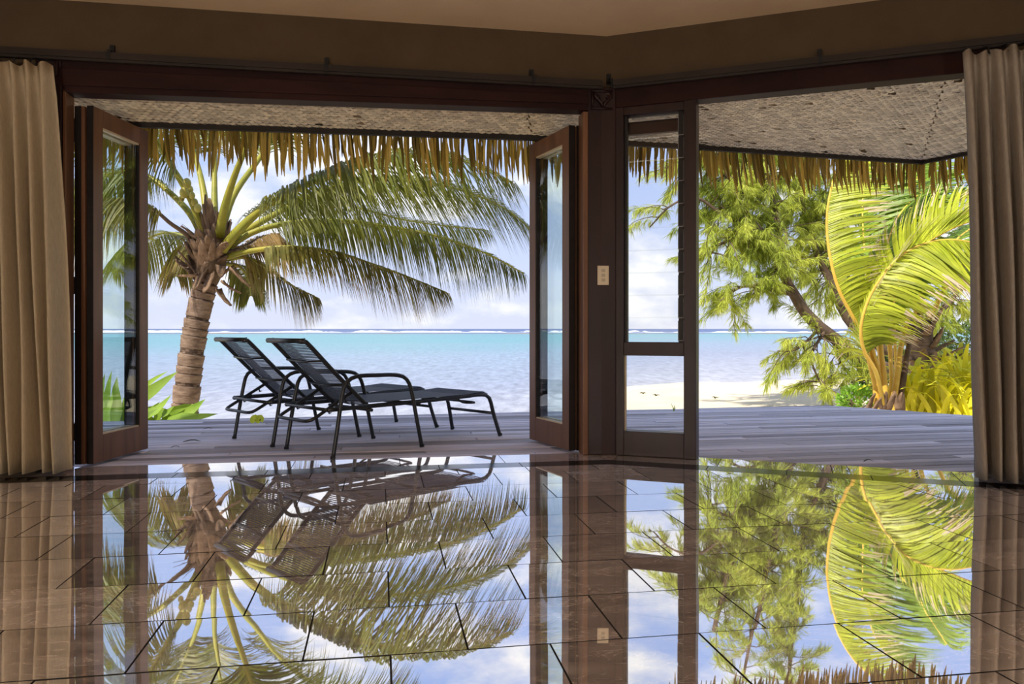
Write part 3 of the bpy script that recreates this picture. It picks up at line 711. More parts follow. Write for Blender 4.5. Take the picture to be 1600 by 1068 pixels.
def sea_mat():
    mm = bpy.data.materials.new('lagoon_water'); mm.use_nodes = True; nt = mm.node_tree; p = nt.nodes['Principled BSDF']; L = nt.links.new
    at_ = N(nt, 'ShaderNodeAttribute', attribute_name='depth')
    tc = N(nt, 'ShaderNodeTexCoord')
    mp = N(nt, 'ShaderNodeMapping'); mp.inputs['Scale'].default_value = (.010, .03, 1); L(tc.outputs['Object'], mp.inputs[0])
    nz = N(nt, 'ShaderNodeTexNoise', i_Scale=1.0, i_Detail=5.0); L(mp.outputs[0], nz.inputs['Vector'])
    mr = N(nt, 'ShaderNodeMapRange'); L(nz.outputs['Fac'], mr.inputs[0]); mr.inputs[3].default_value = -.09; mr.inputs[4].default_value = .09
    ad = N(nt, 'ShaderNodeMath', operation='ADD'); L(at_.outputs['Fac'], ad.inputs[0]); L(mr.outputs[0], ad.inputs[1])
    r = ramp(nt, [(.0, (.60,.57,.55)), (.10, (.41,.41,.46)), (.28, (.29,.32,.41)), (.44, (.25,.33,.42)), (.55, (.19,.33,.39)), (.63, (.14,.33,.37)), (.74, (.12,.27,.34)), (.79, (.07,.12,.27)), (1, (.045,.08,.22))])
    L(ad.outputs[0], r.inputs[0])
    m3 = N(nt, 'ShaderNodeMapping'); m3.inputs['Scale'].default_value = (3.2, .8, 1); L(tc.outputs['Object'], m3.inputs[0])
    n3 = N(nt, 'ShaderNodeTexNoise', i_Scale=1.0, i_Detail=7.0, i_Roughness=.7); L(m3.outputs[0], n3.inputs['Vector'])
    h3 = N(nt, 'ShaderNodeMapRange'); L(n3.outputs['Fac'], h3.inputs[0]); h3.inputs[1].default_value = .3; h3.inputs[2].default_value = .7; h3.inputs[3].default_value = .62; h3.inputs[4].default_value = 1.32  # light and dark of the ripples painted into the water colour
    hs = N(nt, 'ShaderNodeHueSaturation'); L(r.outputs[0], hs.inputs['Color']); L(h3.outputs[0], hs.inputs['Value']); L(hs.outputs[0], p.inputs['Base Color'])
    p.inputs['Roughness'].default_value = .35; p.inputs['Specular IOR Level'].default_value = .22
    m2 = N(nt, 'ShaderNodeMapping'); m2.inputs['Scale'].default_value = (1.0, 1.6, 1); L(tc.outputs['Object'], m2.inputs[0])
    n2 = N(nt, 'ShaderNodeTexNoise', i_Scale=2.6, i_Detail=5.0, i_Roughness=.65); L(m2.outputs[0], n2.inputs['Vector'])
    b = N(nt, 'ShaderNodeBump', i_Strength=.75, i_Distance=.12); L(n2.outputs['Fac'], b.inputs['Height']); L(b.outputs[0], p.inputs['Normal'])
    return mm
m = MB(); dep = []
rows = [10*1.062**j for j in range(100)]
us = [-1.6+3.2*i/80 for i in range(81)]
def depth_of(x, y):
    d = y-Ys(x); d *= 1-.5*min(1, max(0, (x/y-.02)/.22))*(d < 230)
    K = [(-5, 0), (0, .02), (6, .14), (14, .28), (30, .42), (60, .54), (110, .62), (250, .70), (285, .73), (310, .80), (900, .92), (4000, 1)]
    for (a, b), (c, e) in zip(K, K[1:]):
        if d <= c: return b+(e-b)*(max(d, a)-a)/(c-a)
    return 1
for y in rows:
    for u in us: m.v.append((u*y, y, -1.2)); dep.append(depth_of(u*y, y))
nu = len(us)
for j in range(len(rows)-1):
    for i in range(nu-1): m.f.append((j*nu+i, j*nu+i+1, (j+1)*nu+i+1, (j+1)*nu+i))
so = m.build('sea', sea_mat(), None, True)
at_ = so.data.attributes.new('depth', 'FLOAT', 'POINT'); at_.data.foreach_set('value', dep)
struct(so, 'calm turquoise lagoon shading to deep blue ocean beyond the reef', 'sea')
def ridge(name, y0, wid, hmin, hmax, mt, step, seed):
    rnd = random.Random(seed); m = MB(); x = -620; h = (hmin+hmax)/2; i = 0
    while x < 700:
        h += rnd.uniform(-.36, .36)*(hmax-hmin); h = min(max(h, hmin), hmax)
        yy = y0+wid*.4*math.sin(x*.013+seed)
        m.v += [(x, yy-wid/2, -1.22), (x, yy-wid*.1, -1.2+h*.6), (x, yy+wid*.1, -1.2+h), (x, yy+wid/2, -1.22)]
        if i:
            b = 4*(i-1)
            for k in range(3): m.f.append((b+k, b+k+1, b+k+5, b+k+4))
        i += 1; x += step
    return m.build(name, mt, None, False)
tag(ridge('breaking_wave', 390, 18, .05, .72, M_FOAM, 1.3, 2), 'white surf breaking in a long line on the outer reef', 'wave')
tag(ridge('breaking_wave', 520, 24, -2.4, .8, M_FOAM, 2, 5), 'broken white crests on the dark ocean beyond the surf line', 'wave')
tag(ridge('reef_flat', 292, 12, .02, .26, M_REEF, 2, 9), 'low brown reef edge just inside the surf line', 'reef')

# ---------------------------------------------------------------- palms
def frond(P, ln, n, mt, rmat, r0=.03, droop=.9, fwd=.55, lift=.15, bias=V((0,0,0)), bare=.22, wd=.016, nup=None, name='frond', seg=5, up=None):
    pts = resample(catmull(P, 8), 64)
    rm = MB(); rm.tube(pts[::2]+[pts[-1]], [r0*(.16+.84*(1-i/32)**1.6)+.002 for i in range(33)], 7)
    fo = rm.build(name, rmat, None, True)
    lm = MB(); Z = V((0,0,1)); along_ = []
    for i in range(n):
        f = bare+(1-bare)*(i+.5)/n; x = f*63; k = min(int(x), 62)
        p = pts[k].lerp(pts[k+1], x-k); T = (pts[min(k+2, 63)]-pts[max(k-1, 0)]).normalized()
        u_ = (up or Z); Un = u_-T*u_.dot(T)
        if Un.length < .15: Un = V((0,1,0))-T*T.y
        Un.normalize(); S = T.cross(Un).normalized()
        g = (f-bare)/(1-bare)
        L_ = ln*(.55+.75*g if g < .5 else .925*(1-((g-.5)/.5)**2.2*.72))*U(.85, 1.12)
        for sg in (-1, 1):
            d = (S*sg+T*(fwd+.5*g+U(-.14, .14))+Un*(lift+U(-.12, .12))).normalized()
            q = p+S*sg*r0*.3; pp, ws, sd, hh_ = [], [], [], []
            dr = droop*U(.7, 1.3)
            for s in range(seg+1):
                h = s/seg
                pp.append(q.copy()); ws.append(wd*(.55+1.2*h if h < .35 else .97*(1-(h-.35)/.65)+.03)*U(.9, 1.1))
                dd = (d+V((0,0,-1))*dr*1.3*h**(.55 if droop > 1.2 else 1)+bias*(h*1.25)).normalized()
                side = dd.cross(Un)
                if side.length < .1: side = dd.cross(S)
                side.normalize(); hh_.append(h); sd.append((side+V((U(-.05,.05),U(-.05,.05),U(-.25,.25)))).normalized())
                q = q+dd*(L_/seg)
            lm.strip(pp, ws, sd); along_ += [x_ for h_ in hh_ for x_ in (h_, h_)]
    lo = lm.build('leaflets', mt, None, False, kind='stuff'); lo.parent = fo
    lo.data.attributes.new('along', 'FLOAT', 'POINT').data.foreach_set('value', along_)
    return fo
def pts_(*a): return [at(*q) for q in a]

# big coconut palm by the loungers
PB = at(285, 660, 9.0); PB.z = -.62
palm = tag(empty('coconut_palm', PB), 'leaning coconut palm with ringed trunk beside the sun loungers', 'palm tree')
tr = catmull([PB, at(289, 640, 9), at(297, 570, 9), at(308, 500, 9), at(322, 440, 9), at(333, 400, 9)], 12)
tr = resample(tr, 260); rr = []; dark = []
for i in range(260):
    f = i/259; base = .148-.022*f+.04*max(0, .2-f)
    st = (f*16+.35*math.sin(f*31)) % 1.0
    dark.append(st < .17)
    rr.append(base*(1+.10*st**1.5-.05*(st < .17))*(1+U(-.012, .012)))
m = MB(); m.tube(tr, rr, 18); tko = m.build('trunk', M_TRUNK, None, True); tko.data.materials.append(M_SCAR); relto(tko, palm)
for q_ in tko.data.polygons:                         # dark leaf scars ring the trunk
    if len(q_.vertices) == 4 and dark[min(q_.index//18, 259)] and (q_.index*7) % 11 > 1: q_.material_index = 1
crown = at(335, 398, 9)
def boot(c, az, el, ln, wd, curl):
    m = MB(); d = V((math.cos(az)*math.cos(el), math.sin(az)*math.cos(el), math.sin(el))); s = V((-math.sin(az), math.cos(az), 0)); nrm = d.cross(s)
    n = 7; q = c.copy(); b = 0
    for i in range(n):
        f = i/(n-1); w_ = wd*(1-.62*f)*(1 if i < n-1 else .5)
        for k in (-1, -.4, .4, 1):
            m.v.append(tuple(q+s*w_*k+nrm*(.28*w_*(k*k)+U(-.006, .006))))
        q = q+(d+nrm*curl*f).normalized()*(ln/(n-1))
    for i in range(n-1):
        for k in range(3): m.f.append((i*4+k, i*4+k+1, i*4+k+5, i*4+k+4))
    o = m.build('leaf_base', M_BOOT, None, True); so = o.modifiers.new('thickness', 'SOLIDIFY'); so.thickness = .016
    return o
m = MB(); m.tube([at(324,440,9), at(329,415,9), at(334,385,9), at(337,365,9)], [.12,.17,.15,.07], 12); relto(m.build('crown_fibre', M_RACHD, None, True), palm)
for i in range(54):
    az = i*2.399+.3; h = i/54
    c = at(322, 442, 9).lerp(at(334, 385, 9), h)+V((math.cos(az), math.sin(az), 0))*(.10+.03*h)
    relto(boot(c, az, U(.6, 1.35), U(.2, .42), U(.05, .125), U(-.6, .8)), palm)
for px, py, az, el in ((312, 432, math.pi, -.1), (300, 428, 2.8, .5), (345, 440, .2, -.8), (338, 452, -.3, -1.0), (360, 420, 0, -.9), (330, 425, -1.6, -1.2), (320, 420, -1.9, -1.1), (345, 415, -1.2, -1.0)):
    relto(boot(at(px, py, 8.9), az, el, U(.22, .34), U(.06, .09), U(.2, .8)), palm)
for i in range(20):
    az = i*2.399+1; relto(boot(at(336, 388, 9)+V((math.cos(az)*.1, math.sin(az)*.1, U(0, .15))), az, U(1.15, 1.5), U(.28, .55), U(.04, .08), U(-.3, .3)), palm)
def lf(P, **k):
    o = frond(P, **k); relto(o, palm); return o
Y = 9.0
lf(pts_((322,378,9),(300,315,8.9),(265,255,8.8),(230,205,8.6),(170,170,8.3),(100,170,8.0)), ln=1.12, n=124, mt=M_LEAF, rmat=M_RACH, r0=0.056, wd=.0125, droop=2.09, bare=.36)
lf(pts_((318,372,9),(290,325,9.1),(233,277,9.2),(180,270,9.3),(110,300,9.5),(60,350,9.6)), ln=1.12, n=124, mt=M_LEAF, rmat=M_RACH, r0=0.046, wd=.0125, droop=2.09, bare=.3)
lf(pts_((312,388,9),(290,365,8.8),(268,350,8.7),(225,320,8.6),(150,320,8.6),(90,370,8.6)), ln=0.99, n=93, mt=M_LEAFB, rmat=M_RACHD, r0=0.030, wd=.0125, droop=2.47, bare=.3)
lf(pts_((326,372,9.1),(318,300,9.3),(303,240,9.6),(270,160,10.0),(230,90,10.3)), ln=1.12, n=124, mt=M_LEAF, rmat=M_RACH, r0=0.051, wd=.0125, bare=.4)
lf(pts_((343,368,8.9),(352,320,8.7),(374,255,8.4),(410,180,8.0),(470,110,7.6)), ln=1.12, n=108, mt=M_LEAF, rmat=M_RACH, r0=0.056, wd=.0125, bare=.5)
lf(pts_((336,360,9.1),(335,290,9.4),(338,220,9.7),(360,130,10.1),(400,70,10.5)), ln=1.12, n=124, mt=M_LEAF, rmat=M_RACH, r0=0.046, wd=.0125, bare=.4)
lf(pts_((345,362,9.1),(365,305,9.3),(400,255,9.6),(450,190,10),(540,130,10.4),(640,110,10.6)), ln=1.19, n=139, mt=M_LEAF, rmat=M_RACH, r0=0.046, wd=.0125, bare=.3)
lf(pts_((348,390,8.9),(375,358,8.8),(423,317,8.7),(520,272,8.5),(620,246,8.3),(720,250,8.1),(800,285,8.0)), ln=1.32, n=201, mt=M_LEAF, rmat=M_RACH, r0=0.058, wd=.0125, droop=1.90, bare=.2, bias=V((.3,0,0)))
lf(pts_((348,382,9.2),(420,340,9.5),(500,300,9.8),(571,282,10.0),(671,286,10.1),(758,310,10.2),(815,345,10.2),(838,375,10.2)), ln=1.32, n=217, mt=M_LEAF, rmat=M_RACH, r0=0.046, wd=.0125, droop=1.52, bare=.2, bias=V((.35,0,0)))
lf(pts_((350,392,9.1),(390,365,9.2),(440,350,9.3),(520,344,9.4),(600,353,9.5),(680,368,9.5),(760,396,9.6),(818,427,9.7)), ln=1.09, n=201, mt=M_LEAF, rmat=M_RACH, r0=0.040, wd=.0125, droop=2.85, bare=.18, lift=0)
lf(pts_((352,402,9.0),(390,392,8.9),(450,386,8.8),(520,393,8.8),(572,409,8.8),(634,431,8.8),(698,457,8.8)), ln=0.90, n=186, mt=M_LEAFB, rmat=M_RACH, r0=0.036, wd=.0125, droop=2.85, bare=.2, lift=0, bias=V((.3,0,0)))
lf(pts_((354,405,9.1),(385,402,9.2),(420,420,9.4),(455,445,9.5),(496,465,9.6)), ln=0.79, n=124, mt=M_LEAFB, rmat=M_RACH, r0=0.030, wd=.0125, droop=2.85, bare=.15, lift=0)
lf(pts_((350,412,9.2),(372,415,9.5),(388,435,9.9),(392,462,10.1)), ln=0.59, n=77, mt=M_LEAF, rmat=M_RACH, r0=0.026, wd=.0125, droop=3.04, bare=.2)
lf(pts_((322,402,9.2),(300,385,9.6),(284,400,10.0),(275,432,10.2)), ln=0.73, n=93, mt=M_LEAFB, rmat=M_RACH, r0=0.029, wd=.0125, droop=3.04, bare=.2)
lf(pts_((322,396,9.3),(290,370,9.9),(250,365,10.5),(205,390,11.0),(175,425,11.2)), ln=0.99, n=124, mt=M_LEAF, rmat=M_RACH, r0=0.035, wd=.0125, droop=2.28, bare=.2)
lf(pts_((345,385,9.3),(390,340,10.2),(450,310,11.0),(540,320,11.6),(640,345,12.0),(760,360,12.2)), ln=1.25, n=170, mt=M_LEAF, rmat=M_RACH, r0=0.040, wd=.0125, droop=2.09, bare=.2)
lf(pts_((346,388,9.0),(380,385,9.3),(405,372,9.5),(430,368,9.6),(452,380,9.6)), ln=0.66, n=77, mt=M_LEAFD, rmat=M_RACHD, r0=0.026, wd=.0125, droop=3.42, bare=.15)
for i in range(7):
    c = at([292, 288, 296, 300, 304, 284, 309, 372, 380][i], [286, 301, 296, 305, 316, 310, 325, 330, 322][i], 8.75+.07*(i % 3))
    m = MB(); r = [.055, .06, .05, .04, .045, .035, .05, .055, .045][i]*.9
    m.tube([c+V((0,0,h*r*1.2)) for h in (-1,-.85,-.5,0,.5,.85,1)], [r*k for k in (.1,.55,.88,1,.85,.5,.1)], 10)
    relto(m.build('coconut', M_COCO, None, True), palm)
m = MB()
for i in range(26):
    a = U(0, 6.28); q = [crown+V((0,0,-.02))]; d = V((math.cos(a)*.8, math.sin(a)*.5, U(.4, 1.2))).normalized()
    for k in range(5):
        d = (d+V((U(-.25,.25), U(-.2,.2), -.12))).normalized(); q.append(q[-1]+d*U(.06, .13))
    m.tube(q, [.007,.006,.005,.004,.003,.002], 4)
relto(m.build('flower_stalks', M_RACHD, None, False, kind='stuff'), palm)

# young coconut palm at the end of the deck
YB_ = at(1385, 655, 9.0); YB_.z = -.6
yp = tag(empty('coconut_palm', YB_), 'young trunkless coconut palm with orange stalks at the deck corner', 'palm tree')
def yf(P, **k):
    o = frond(P, **k); relto(o, yp); return o
bs = lambda dx=0: (1383+dx, 650, 9.0)
yf(pts_(bs(-3),(1366,595,8.9),(1345,520,8.8),(1308,445,8.7),(1292,360,8.7),(1300,290,8.7),(1328,228,8.7),(1375,185,8.7),(1430,175,8.7)), ln=.74, n=170, mt=M_LEAFY, rmat=M_RACHO, r0=.034, droop=.3, fwd=.3, lift=-1.1, up=V((-1,-.35,.1)), bias=V((.9,.0,.0)), bare=.20, wd=.016)
yf(pts_(bs(0),(1370,585,8.7),(1350,548,8.6),(1346,505,8.5),(1366,450,8.4),(1412,396,8.3),(1478,374,8.2),(1550,390,8.2),(1610,440,8.2)), ln=.92, n=190, mt=M_LEAFY, rmat=M_RACHO, r0=0.029, droop=.95, fwd=.35, lift=-.7, up=V((-.55,-.45,.75)), bias=V((.45,0,0)), bare=.25, wd=.0165)
yf(pts_(bs(2),(1376,590,8.9),(1362,530,8.8),(1372,470,8.7),(1405,415,8.6),(1455,375,8.5),(1520,345,8.5),(1600,335,8.5)), ln=.85, n=150, mt=M_LEAFY, rmat=M_RACHO, r0=0.024, droop=.1, fwd=.6, lift=.8, up=V((-.3,-.2,.95)), bias=V((.5,0,.35)), bare=.33, wd=.02)
yf(pts_(bs(6),(1392,580,9.1),(1385,500,9.3),(1380,420,9.5),(1400,345,9.6),(1440,300,9.7),(1500,265,9.7),(1580,250,9.7)), ln=.95, n=150, mt=M_LEAFG, rmat=M_RACHO, r0=0.024, droop=.6, bias=V((.7,0,0)), fwd=.4, bare=.3, wd=.022)
yf(pts_(bs(8),(1394,590,9.1),(1392,520,9.2),(1404,440,9.2),(1440,370,9.2),(1490,320,9.2),(1560,290,9.2)), ln=.9, n=150, mt=M_LEAFY, rmat=M_RACHO, r0=0.022, droop=.2, fwd=.6, lift=.3, bias=V((.6,0,.25)), bare=.42, wd=.021)
yf(pts_(bs(12),(1400,580,9.2),(1398,490,9.4),(1420,440,9.6),(1470,420,9.8),(1540,430,9.9),(1600,470,9.9)), ln=.9, n=140, mt=M_LEAFG, rmat=M_RACHO, r0=0.022, droop=1.0, bias=V((.6,0,.1)), bare=.4, wd=.018)
yf(pts_(bs(3),(1378,580,9.3),(1362,480,9.6),(1350,380,9.8),(1350,290,10),(1375,215,10.1),(1430,160,10.2)), ln=.95, n=150, mt=M_LEAFG, rmat=M_RACHO, r0=0.024, droop=.4, fwd=.35, lift=-.6, up=V((-1,-.3,.1)), bias=V((.9,0,0)), bare=.3, wd=.022)
for dx, lx, mm in ((-10, -14, M_RACHO), (4, 2, M_RACHO), (22, 34, M_RACHO), (32, 46, M_RACHD)):
    m = MB(); m.tube(catmull([at(1378+dx*.6, 655, 8.95), at(1378+dx, 600, 8.9), at(1374+lx, 540, 8.9), at(1376+lx*1.3, 490, 9)], 6), [.045-.0014*i for i in range(19)], 9)
    relto(m.build('leaf_stalk', mm, None, True), yp)
for i in range(7):
    relto(boot(at(1358+i*8, 642, 8.9), -1.2+U(-1, 1), U(1.0, 1.5), U(.15, .32), U(.04, .07), U(-.3, .5)), yp)

# older palm behind it
OB = at(1450, 640, 11.0); OB.z = -.6
op = tag(empty('coconut_palm', OB), 'short coconut palm with ragged leaf bases behind the golden strap plants', 'palm tree')
m = MB(); m.tube(resample(catmull([OB, at(1446, 590, 11), at(1440, 540, 11), at(1438, 500, 11)], 8), 30), [.2*(1-.01*i)*(1+.1*((i*7) % 3)/3) for i in range(30)], 14); relto(m.build('trunk', M_TRUNK, None, True), op)
for i in range(20):
    az = i*2.399; c = at(1446, 585, 11).lerp(at(1438, 505, 11), i/20)+V((math.cos(az), math.sin(az), 0))*.15
    relto(boot(c, az, U(.2, 1.2), U(.2, .5), U(.06, .10), U(-.2, .6)), op)
for P, mt in ((((1438,515,11),(1440,460,11),(1470,400,11.2),(1530,350,11.4),(1600,340,11.6)), M_LEAFG), (((1440,520,11),(1462,480,10.9),(1490,430,10.8),(1550,400,10.7),(1620,410,10.6)), M_LEAFY),
              (((1436,515,11),(1425,440,11.1),(1420,350,11.3),(1440,260,11.5),(1480,190,11.7)), M_LEAFG)):
    o = frond(pts_(*P), ln=.85, n=90, mt=mt, rmat=M_RACHO, r0=.04, droop=1.0, bare=.3, wd=.026); relto(o, op)

# ---------------------------------------------------------------- casuarina
CB = at(1500, 640, 13.5); CB.z = -.6
ct = tag(empty('casuarina_tree', CB), 'feathery casuarina tree with slanting bare trunk over the beach', 'tree')
limbs = [
 ([(1500,640,13.5),(1420,592,13.4),(1340,556,13.2),(1310,533,13.1),(1264,495,13),(1241,460,13),(1226,433,13),(1207,384,13),(1184,357,13),(1150,310,13),(1130,250,13),(1115,190,13)], .15, .035, 1),
 ([(1470,600,14.5),(1345,520,14),(1310,470,14),(1299,441,14),(1283,410,14),(1262,350,14),(1250,280,14),(1240,180,14),(1235,90,14)], .11, .03, 1),
 ([(1241,460,13),(1200,452,12.8),(1160,448,12.6),(1125,470,12.5)], .04, .012, .9),
 ([(1290,515,13),(1268,555,12.8),(1278,590,12.7),(1292,615,12.7)], .03, .01, 1.0),
 ([(1300,525,13.1),(1310,560,13.3),(1330,590,13.4)], .03, .01, .9),
 ([(1284,510,13),(1245,545,12.7),(1215,548,12.5)], .03, .01, .6),
 ([(1207,384,13),(1160,372,12.8),(1120,385,12.6),(1105,410,12.5)], .04, .012, 1.1),
 ([(1184,357,13),(1130,335,12.8),(1090,310,12.7),(1050,320,12.6),(1015,355,12.5)], .04, .01, .45),
 ([(1226,433,13),(1215,350,13.2),(1195,260,13.4),(1175,170,13.5),(1160,90,13.6)], .06, .02, 1.2),
 ([(1283,410,14),(1320,350,14.2),(1350,280,14.3),(1380,210,14.4)], .05, .015, 1.1),
 ([(1250,300,14),(1215,280,13.8),(1180,290,13.6),(1150,320,13.5)], .04, .012, 1.2),
 ([(1262,350,14),(1300,310,13.8),(1310,250,13.6)], .04, .012, 1.2),
 ([(1130,250,13),(1090,240,12.9),(1060,280,12.8)], .03, .01, .9),
 ([(1420,592,13.4),(1430,540,14),(1460,500,14.4),(1500,450,14.8),(1530,380,15)], .07, .02, 1.1),
 ([(1460,500,14.4),(1400,440,14.6),(1370,380,14.8)], .05, .015, 1.1),
 ([(1310,470,14),(1330,420,14.3),(1340,380,14.5)], .03, .01, 1.0),
]
nd = MB(); tw = MB(); rnd = random.Random(21)
def needle(p, d, ln, wd):
    s = d.cross(V((rnd.uniform(-1,1), rnd.uniform(-1,1), rnd.uniform(-1,1)))).normalized()*wd
    e = p+d*ln+V((0,0,-.18*ln)); m_ = p+d*ln*.5
    b = len(nd.v); nd.v += [tuple(p-s*.5), tuple(p+s*.5), tuple(m_+s), tuple(m_-s), tuple(e)]
    nd.f += [(b, b+1, b+2, b+3), (b+3, b+2, b+4)]
for i, (P, r0, r1, dens) in enumerate(limbs):
    pts = resample(catmull(pts_(*P), 8), 40)
    m = MB(); m.tube(pts, [(r0+(r1-r0)*k/39)*(1+rnd.uniform(-.06,.06)) for k in range(40)], 9)
    relto(m.build('trunk' if i == 0 else 'branch', M_BARK, None, True), ct)
    ln = sum((a-b).length for a, b in zip(pts, pts[1:]))
    nb = int(ln*16*dens)
    st = .60 if i == 0 else .42 if i == 1 else .12
    if i == 13: st = .3
    for b_ in range(nb):
        f = st+(1-st)*rnd.random(); k = int(f*39); p = pts[k].copy()
        d = V((rnd.gauss(0,1)-.35, rnd.gauss(0,.8), rnd.gauss(.1,.6))).normalized()
        L_ = rnd.uniform(.35, 1.05)*(1.1-.3*f); q = [p.copy()]
        for s in range(5):
            d = (d+V((0,0,-.16))+V((rnd.gauss(0,.18), rnd.gauss(0,.18), rnd.gauss(0,.12)))).normalized(); p = p+d*L_/5; q.append(p.copy())
        tw.tube(q, [.012,.010,.008,.006,.005,.003], 3, cap=False)
        for s in range(36):
            g = .2+.8*rnd.random(); kk = min(int(g*5), 4); c = q[kk].lerp(q[kk+1], g*5-kk)
            dd = (d*.9+V((rnd.gauss(0,.42), rnd.gauss(0,.42), rnd.gauss(-.35,.4)))).normalized()
            for t in range(9):
                d3 = (dd+V((rnd.gauss(0,.2), rnd.gauss(0,.2), rnd.gauss(-.08,.18)))).normalized()
                needle(c+dd*rnd.uniform(0,.12), d3, rnd.uniform(.07,.17), rnd.uniform(.0022,.0040))
relto(tw.build('twigs', M_BARK, None, False, kind='stuff'), ct)
relto(nd.build('needles', M_NEEDLE, None, False, kind='stuff'), ct)

# ---------------------------------------------------------------- low plants
def leaf_mesh(P, wd, up=V((0,0,1)), prof=None, n=10):
    pts = resample(catmull(P, 6), n); m = MB()
    for i, p in enumerate(pts):
        f = i/(n-1); T = (pts[min(i+1, n-1)]-pts[max(i-1, 0)]).normalized(); S = T.cross(up)
        if S.length < .2: S = T.cross(V((0,1,0)))
        S.normalize(); Nn = S.cross(T); w_ = wd*max(.02, math.sin(math.pi*min(1, (f*.86+.14)))**.8)*(1 if f < .97 else .3)
        m.v += [tuple(p-S*w_+Nn*w_*.3), tuple(p), tuple(p+S*w_+Nn*w_*.3)]
    for i in range(n-1):
        m.f += [(3*i, 3*i+1, 3*i+4, 3*i+3), (3*i+1, 3*i+2, 3*i+5, 3*i+4)]
    return m
def lily(base, leaves, label, mt=M_LILY):
    b = at(*base); b.z = -.6
    r = tag(empty('lily_plant', b), label, 'plant', 'broad-leaved plants by the palm foot')
    for L_ in leaves:
        w_ = L_[0]; P = [b+V((U(-.05,.05), U(-.05,.05), .02))]+[at(*q) for q in L_[1:]]
        o = leaf_mesh(P, w_, up=V((U(-.3,.3), -.9, .5))).build('leaf', mt, None, True)
        relto(o, r)
Yp = 7.25
lily((172, 700, Yp), [(.055,(168,625,Yp),(175,578,Yp)), (.05,(158,640,7.3),(160,610,7.3),(164,582,7.3)), (.075,(182,640,7.2),(181,612,7.2),(183,588,7.2)), (.05,(168,650,7.1),(174,630,7.1),(176,611,7.1)), (.06,(196,640,7.2),(200,615,7.2),(212,596,7.2)), (.05,(150,640,7.3),(140,600,7.3))],
     'broad-leaved lily plant seen through the folded door glass')
lily((215, 710, 7.3), [(.045,(215,625,7.3),(240,594,7.3),(263,579,7.3)), (.085,(212,640,7.25),(245,606,7.25),(278,580,7.25)), (.07,(218,660,7.2),(247,640,7.2),(268,616,7.2)), (.07,(225,650,7.35),(238,640,7.35),(250,627,7.35)), (.06,(205,640,7.4),(208,600,7.4)), (.06,(224,662,7.1),(232,648,7.1),(246,638,7.1))],
     'broad-leaved lily plant just past the edge of the folded door')
lily((255, 715, 7.35), [(.085,(250,655,7.3),(262,645,7.2),(273,633,7.2)), (.085,(262,664,7.3),(296,644,7.3),(321,623,7.3)), (.08,(268,655,7.4),(285,638,7.4),(303,631,7.4)), (.06,(265,662,7.1),(310,652,7.05),(341,646,7.0)), (.05,(282,657,7.45),(298,648,7.45),(312,641,7.45)), (.05,(240,665,7.3),(230,645,7.4))],
     'broad-leaved lily plant with yellow young leaf at the palm foot')
# golden strap-leaved plants beyond the right-hand deck edge
var = []
for k in range(5):
    ln, cv = U(.6, .85), U(.15, .55)
    P = [V((0,0,0)), V((.06+cv*.12, 0, ln*.45)), V((.14+cv*.4, 0, ln*.8)), V((.26+cv*.75, U(-.05,.05), ln*(1.0-cv*.45)))]
    me = leaf_mesh(P, U(.026, .040), up=V((-.8,0,.5)), n=8).mesh('leaf', True); me.materials.append(M_STRAP); var.append(me)
spots = [(1412, 640, 9.35), (1436, 645, 9.15), (1462, 648, 9.05), (1490, 652, 8.95), (1515, 655, 8.75), (1425, 625, 10.05), (1455, 622, 10.15), (1485, 618, 10.05), (1512, 612, 9.95), (1470, 605, 10.95), (1498, 596, 11.05), (1525, 590, 10.95), (1540, 640, 8.95), (1400, 652, 9.45)]
rank = {}
for kind_, sel in (('front', lambda q: q[2] < 9.7), ('middle', lambda q: 9.7 <= q[2] < 10.6), ('rear', lambda q: q[2] >= 10.6)):
    for i, q in enumerate(sorted([q for q in spots if sel(q)])):
        rank[q] = 'golden green strap-leaved plant, %s in the %s row counting from the orange palm stalks' % (['first','second','third','fourth','fifth','sixth','seventh'][i], kind_)
for (px, py, Yq) in spots:
    p = at(px, py, Yq); p.z = max(-.55, p.z-.22)
    r = tag(empty('strap_plant', p), rank[(px, py, Yq)], 'plant', 'golden strap plants beside the deck')
    for k in range(17):
        inst('leaf', random.choice(var), r, (U(-.06,.06), U(-.06,.06), 0), (U(-.15,.15), U(-.15,.15), k*2.4+U(-.4,.4)), (U(.8,1.15),)*3)
def bush(name, c, rx, rz, n, size, mt, label, group=None):
    r = tag(empty(name, V((c.x, c.y, c.z-rz))), label, 'bush', group)
    st = MB(); lv = MB()
    for k in range(9):
        a = U(0, 6.28); e = c+V((math.cos(a)*rx*.6, math.sin(a)*rx*.6, U(-.2, .6)*rz)); st.tube([V((c.x, c.y, c.z-rz)), V((c.x, c.y, c.z-rz)).lerp(e, .5)+V((0,0,.05)), e], [.02,.012,.005], 5)
    for k in range(n):
        d = V((random.gauss(0,1), random.gauss(0,1), random.gauss(0,1))).normalized()*(U(.35,1)**.5)
        p = c+V((d.x*rx, d.y*rx, d.z*rz)); t = (d+V((U(-.7,.7), U(-.7,.7), U(-.4,.8)))).normalized(); s = t.cross(V((U(-1,1),U(-1,1),U(-1,1)))).normalized()
        b = len(lv.v); lv.v += [tuple(p), tuple(p+t*size*.5+s*size*.27), tuple(p+t*size), tuple(p+t*size*.5-s*size*.27)]; lv.f.append((b, b+1, b+2, b+3))
    relto(st.build('stems', M_BARK, None, True), r); relto(lv.build('leaves', mt, None, False, kind='stuff'), r)
c = at(1340, 628, 9.3); bush('bush', c, .22, .2, 500, .07, M_BUSH, 'small round-leaved green bush at the corner of the deck')
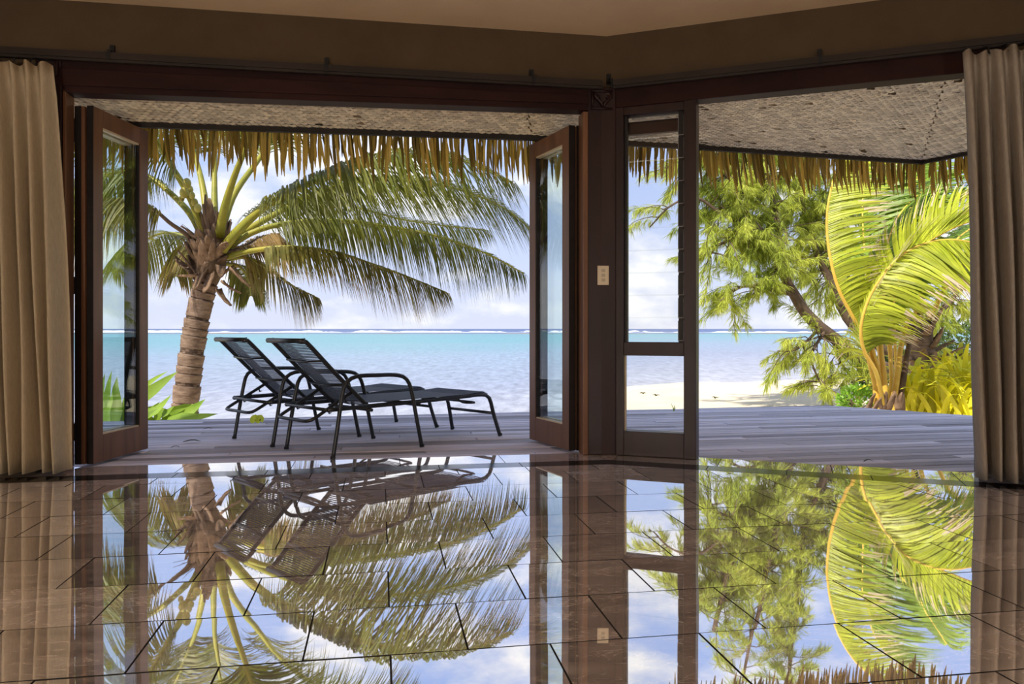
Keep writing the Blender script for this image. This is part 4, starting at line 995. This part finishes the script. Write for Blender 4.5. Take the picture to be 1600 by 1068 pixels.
for px, py, Yq, rx, rz, lb in ((1512, 548, 18.5, 1.0, .8, 'dark green bush showing under the palm fronds by the darker curtain'), (1398, 590, 16.5, .9, .5, 'dark low bush behind the orange palm stalks'), (1452, 575, 20.5, 1.1, .8, 'dark bush behind the ragged palm trunk')):
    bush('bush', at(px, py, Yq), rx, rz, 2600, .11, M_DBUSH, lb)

# ---------------------------------------------------------------- small things
p = at(402, 661, 6.48); p.z = .0
fo = tag(empty('fallen_leaf', p), 'folded yellow-green leaf lying on the deck behind the sun lounger', 'leaf')
m = leaf_mesh([V((-.045,0,.004)), V((-.03,0,.04)), V((-.005,0,.045)), V((0,0,.008))], .028, up=V((0,-1,.3))); m.build('blade', M_LEAFYEL, fo, True)
m = leaf_mesh([V((.0,.0,.004)), V((.015,0,.044)), V((.035,0,.042)), V((.045,0,.006))], .028, up=V((0,-1,.3))); m.build('blade', M_LEAFYEL, fo, True)
p = at(1053, 642, 7.4); p.z = .0
gs = tag(empty('grass_sprig', p), 'small green grass sprig on the deck seen through the low window pane', 'grass sprig')
for k in range(6):
    m = leaf_mesh([V((0,0,0)), V(((k-2.5)*.008, U(-.01,.01), .04)), V(((k-2.7)*.016, U(-.01,.01), U(.05,.085)))], .004); m.build('blade', M_GRASS, gs, True)
def litter(px, py, ln, label, mt=M_WEED, gz_=None, name='dead_leaf', cat='leaf', Yq=None, grp='dead leaves on the deck'):
    if Yq is None: Yq = HC*FPX/(py-HY)
    p = at(px, py, Yq)
    if gz_ is None: p.z = 0
    m = leaf_mesh([V((-ln/2,0,.004)), V((0,.01,.014)), V((ln/2,.0,.006))], ln*.16, n=6)
    o = m.build(name, mt, None, True); o.location = p; o.rotation_euler.z = U(-.3, .3); tag(o, label, cat, grp)
litter(325, 671, .07, 'dark dead leaf on the deck between door and lounger, the farthest of three')
litter(300, 691, .12, 'long dark dead leaf on the deck boards near the folded door')
litter(274, 700, .06, 'small dead leaf on the deck closest to the folded door')
litter(1358, 722, .06, 'dark twig-like dead leaf on the deck in the narrower doorway')
for px, py, lb in ((1005, 616, 'small dark seaweed scrap on the sand behind the low window pane'), (1025, 619, 'larger seaweed clump on the sand behind the low window pane'), (1117, 623, 'seaweed scrap on the sand seen through the narrower doorway')):
    Yq = 21.0; p = at(px, py, Yq); p.z = gz(p.x, p.y)
    for _ in range(6): p = at(px, py, Yq); g_ = gz(p.x, p.y); Yq = (HC-g_)*FPX/(py-HY)
    p = at(px, py, Yq); p.z = gz(p.x, p.y)+.02
    m = MB()
    for k in range(7):
        a = U(0, 6.28); m.tube([V((0,0,0)), V((math.cos(a)*.03, math.sin(a)*.03, U(.01,.03))), V((math.cos(a)*.08, math.sin(a)*.06, .008))], [.012,.009,.003], 5)
    o = m.build('seaweed', M_WEED, None, True); o.location = p; tag(o, lb, 'seaweed', 'seaweed on the beach')
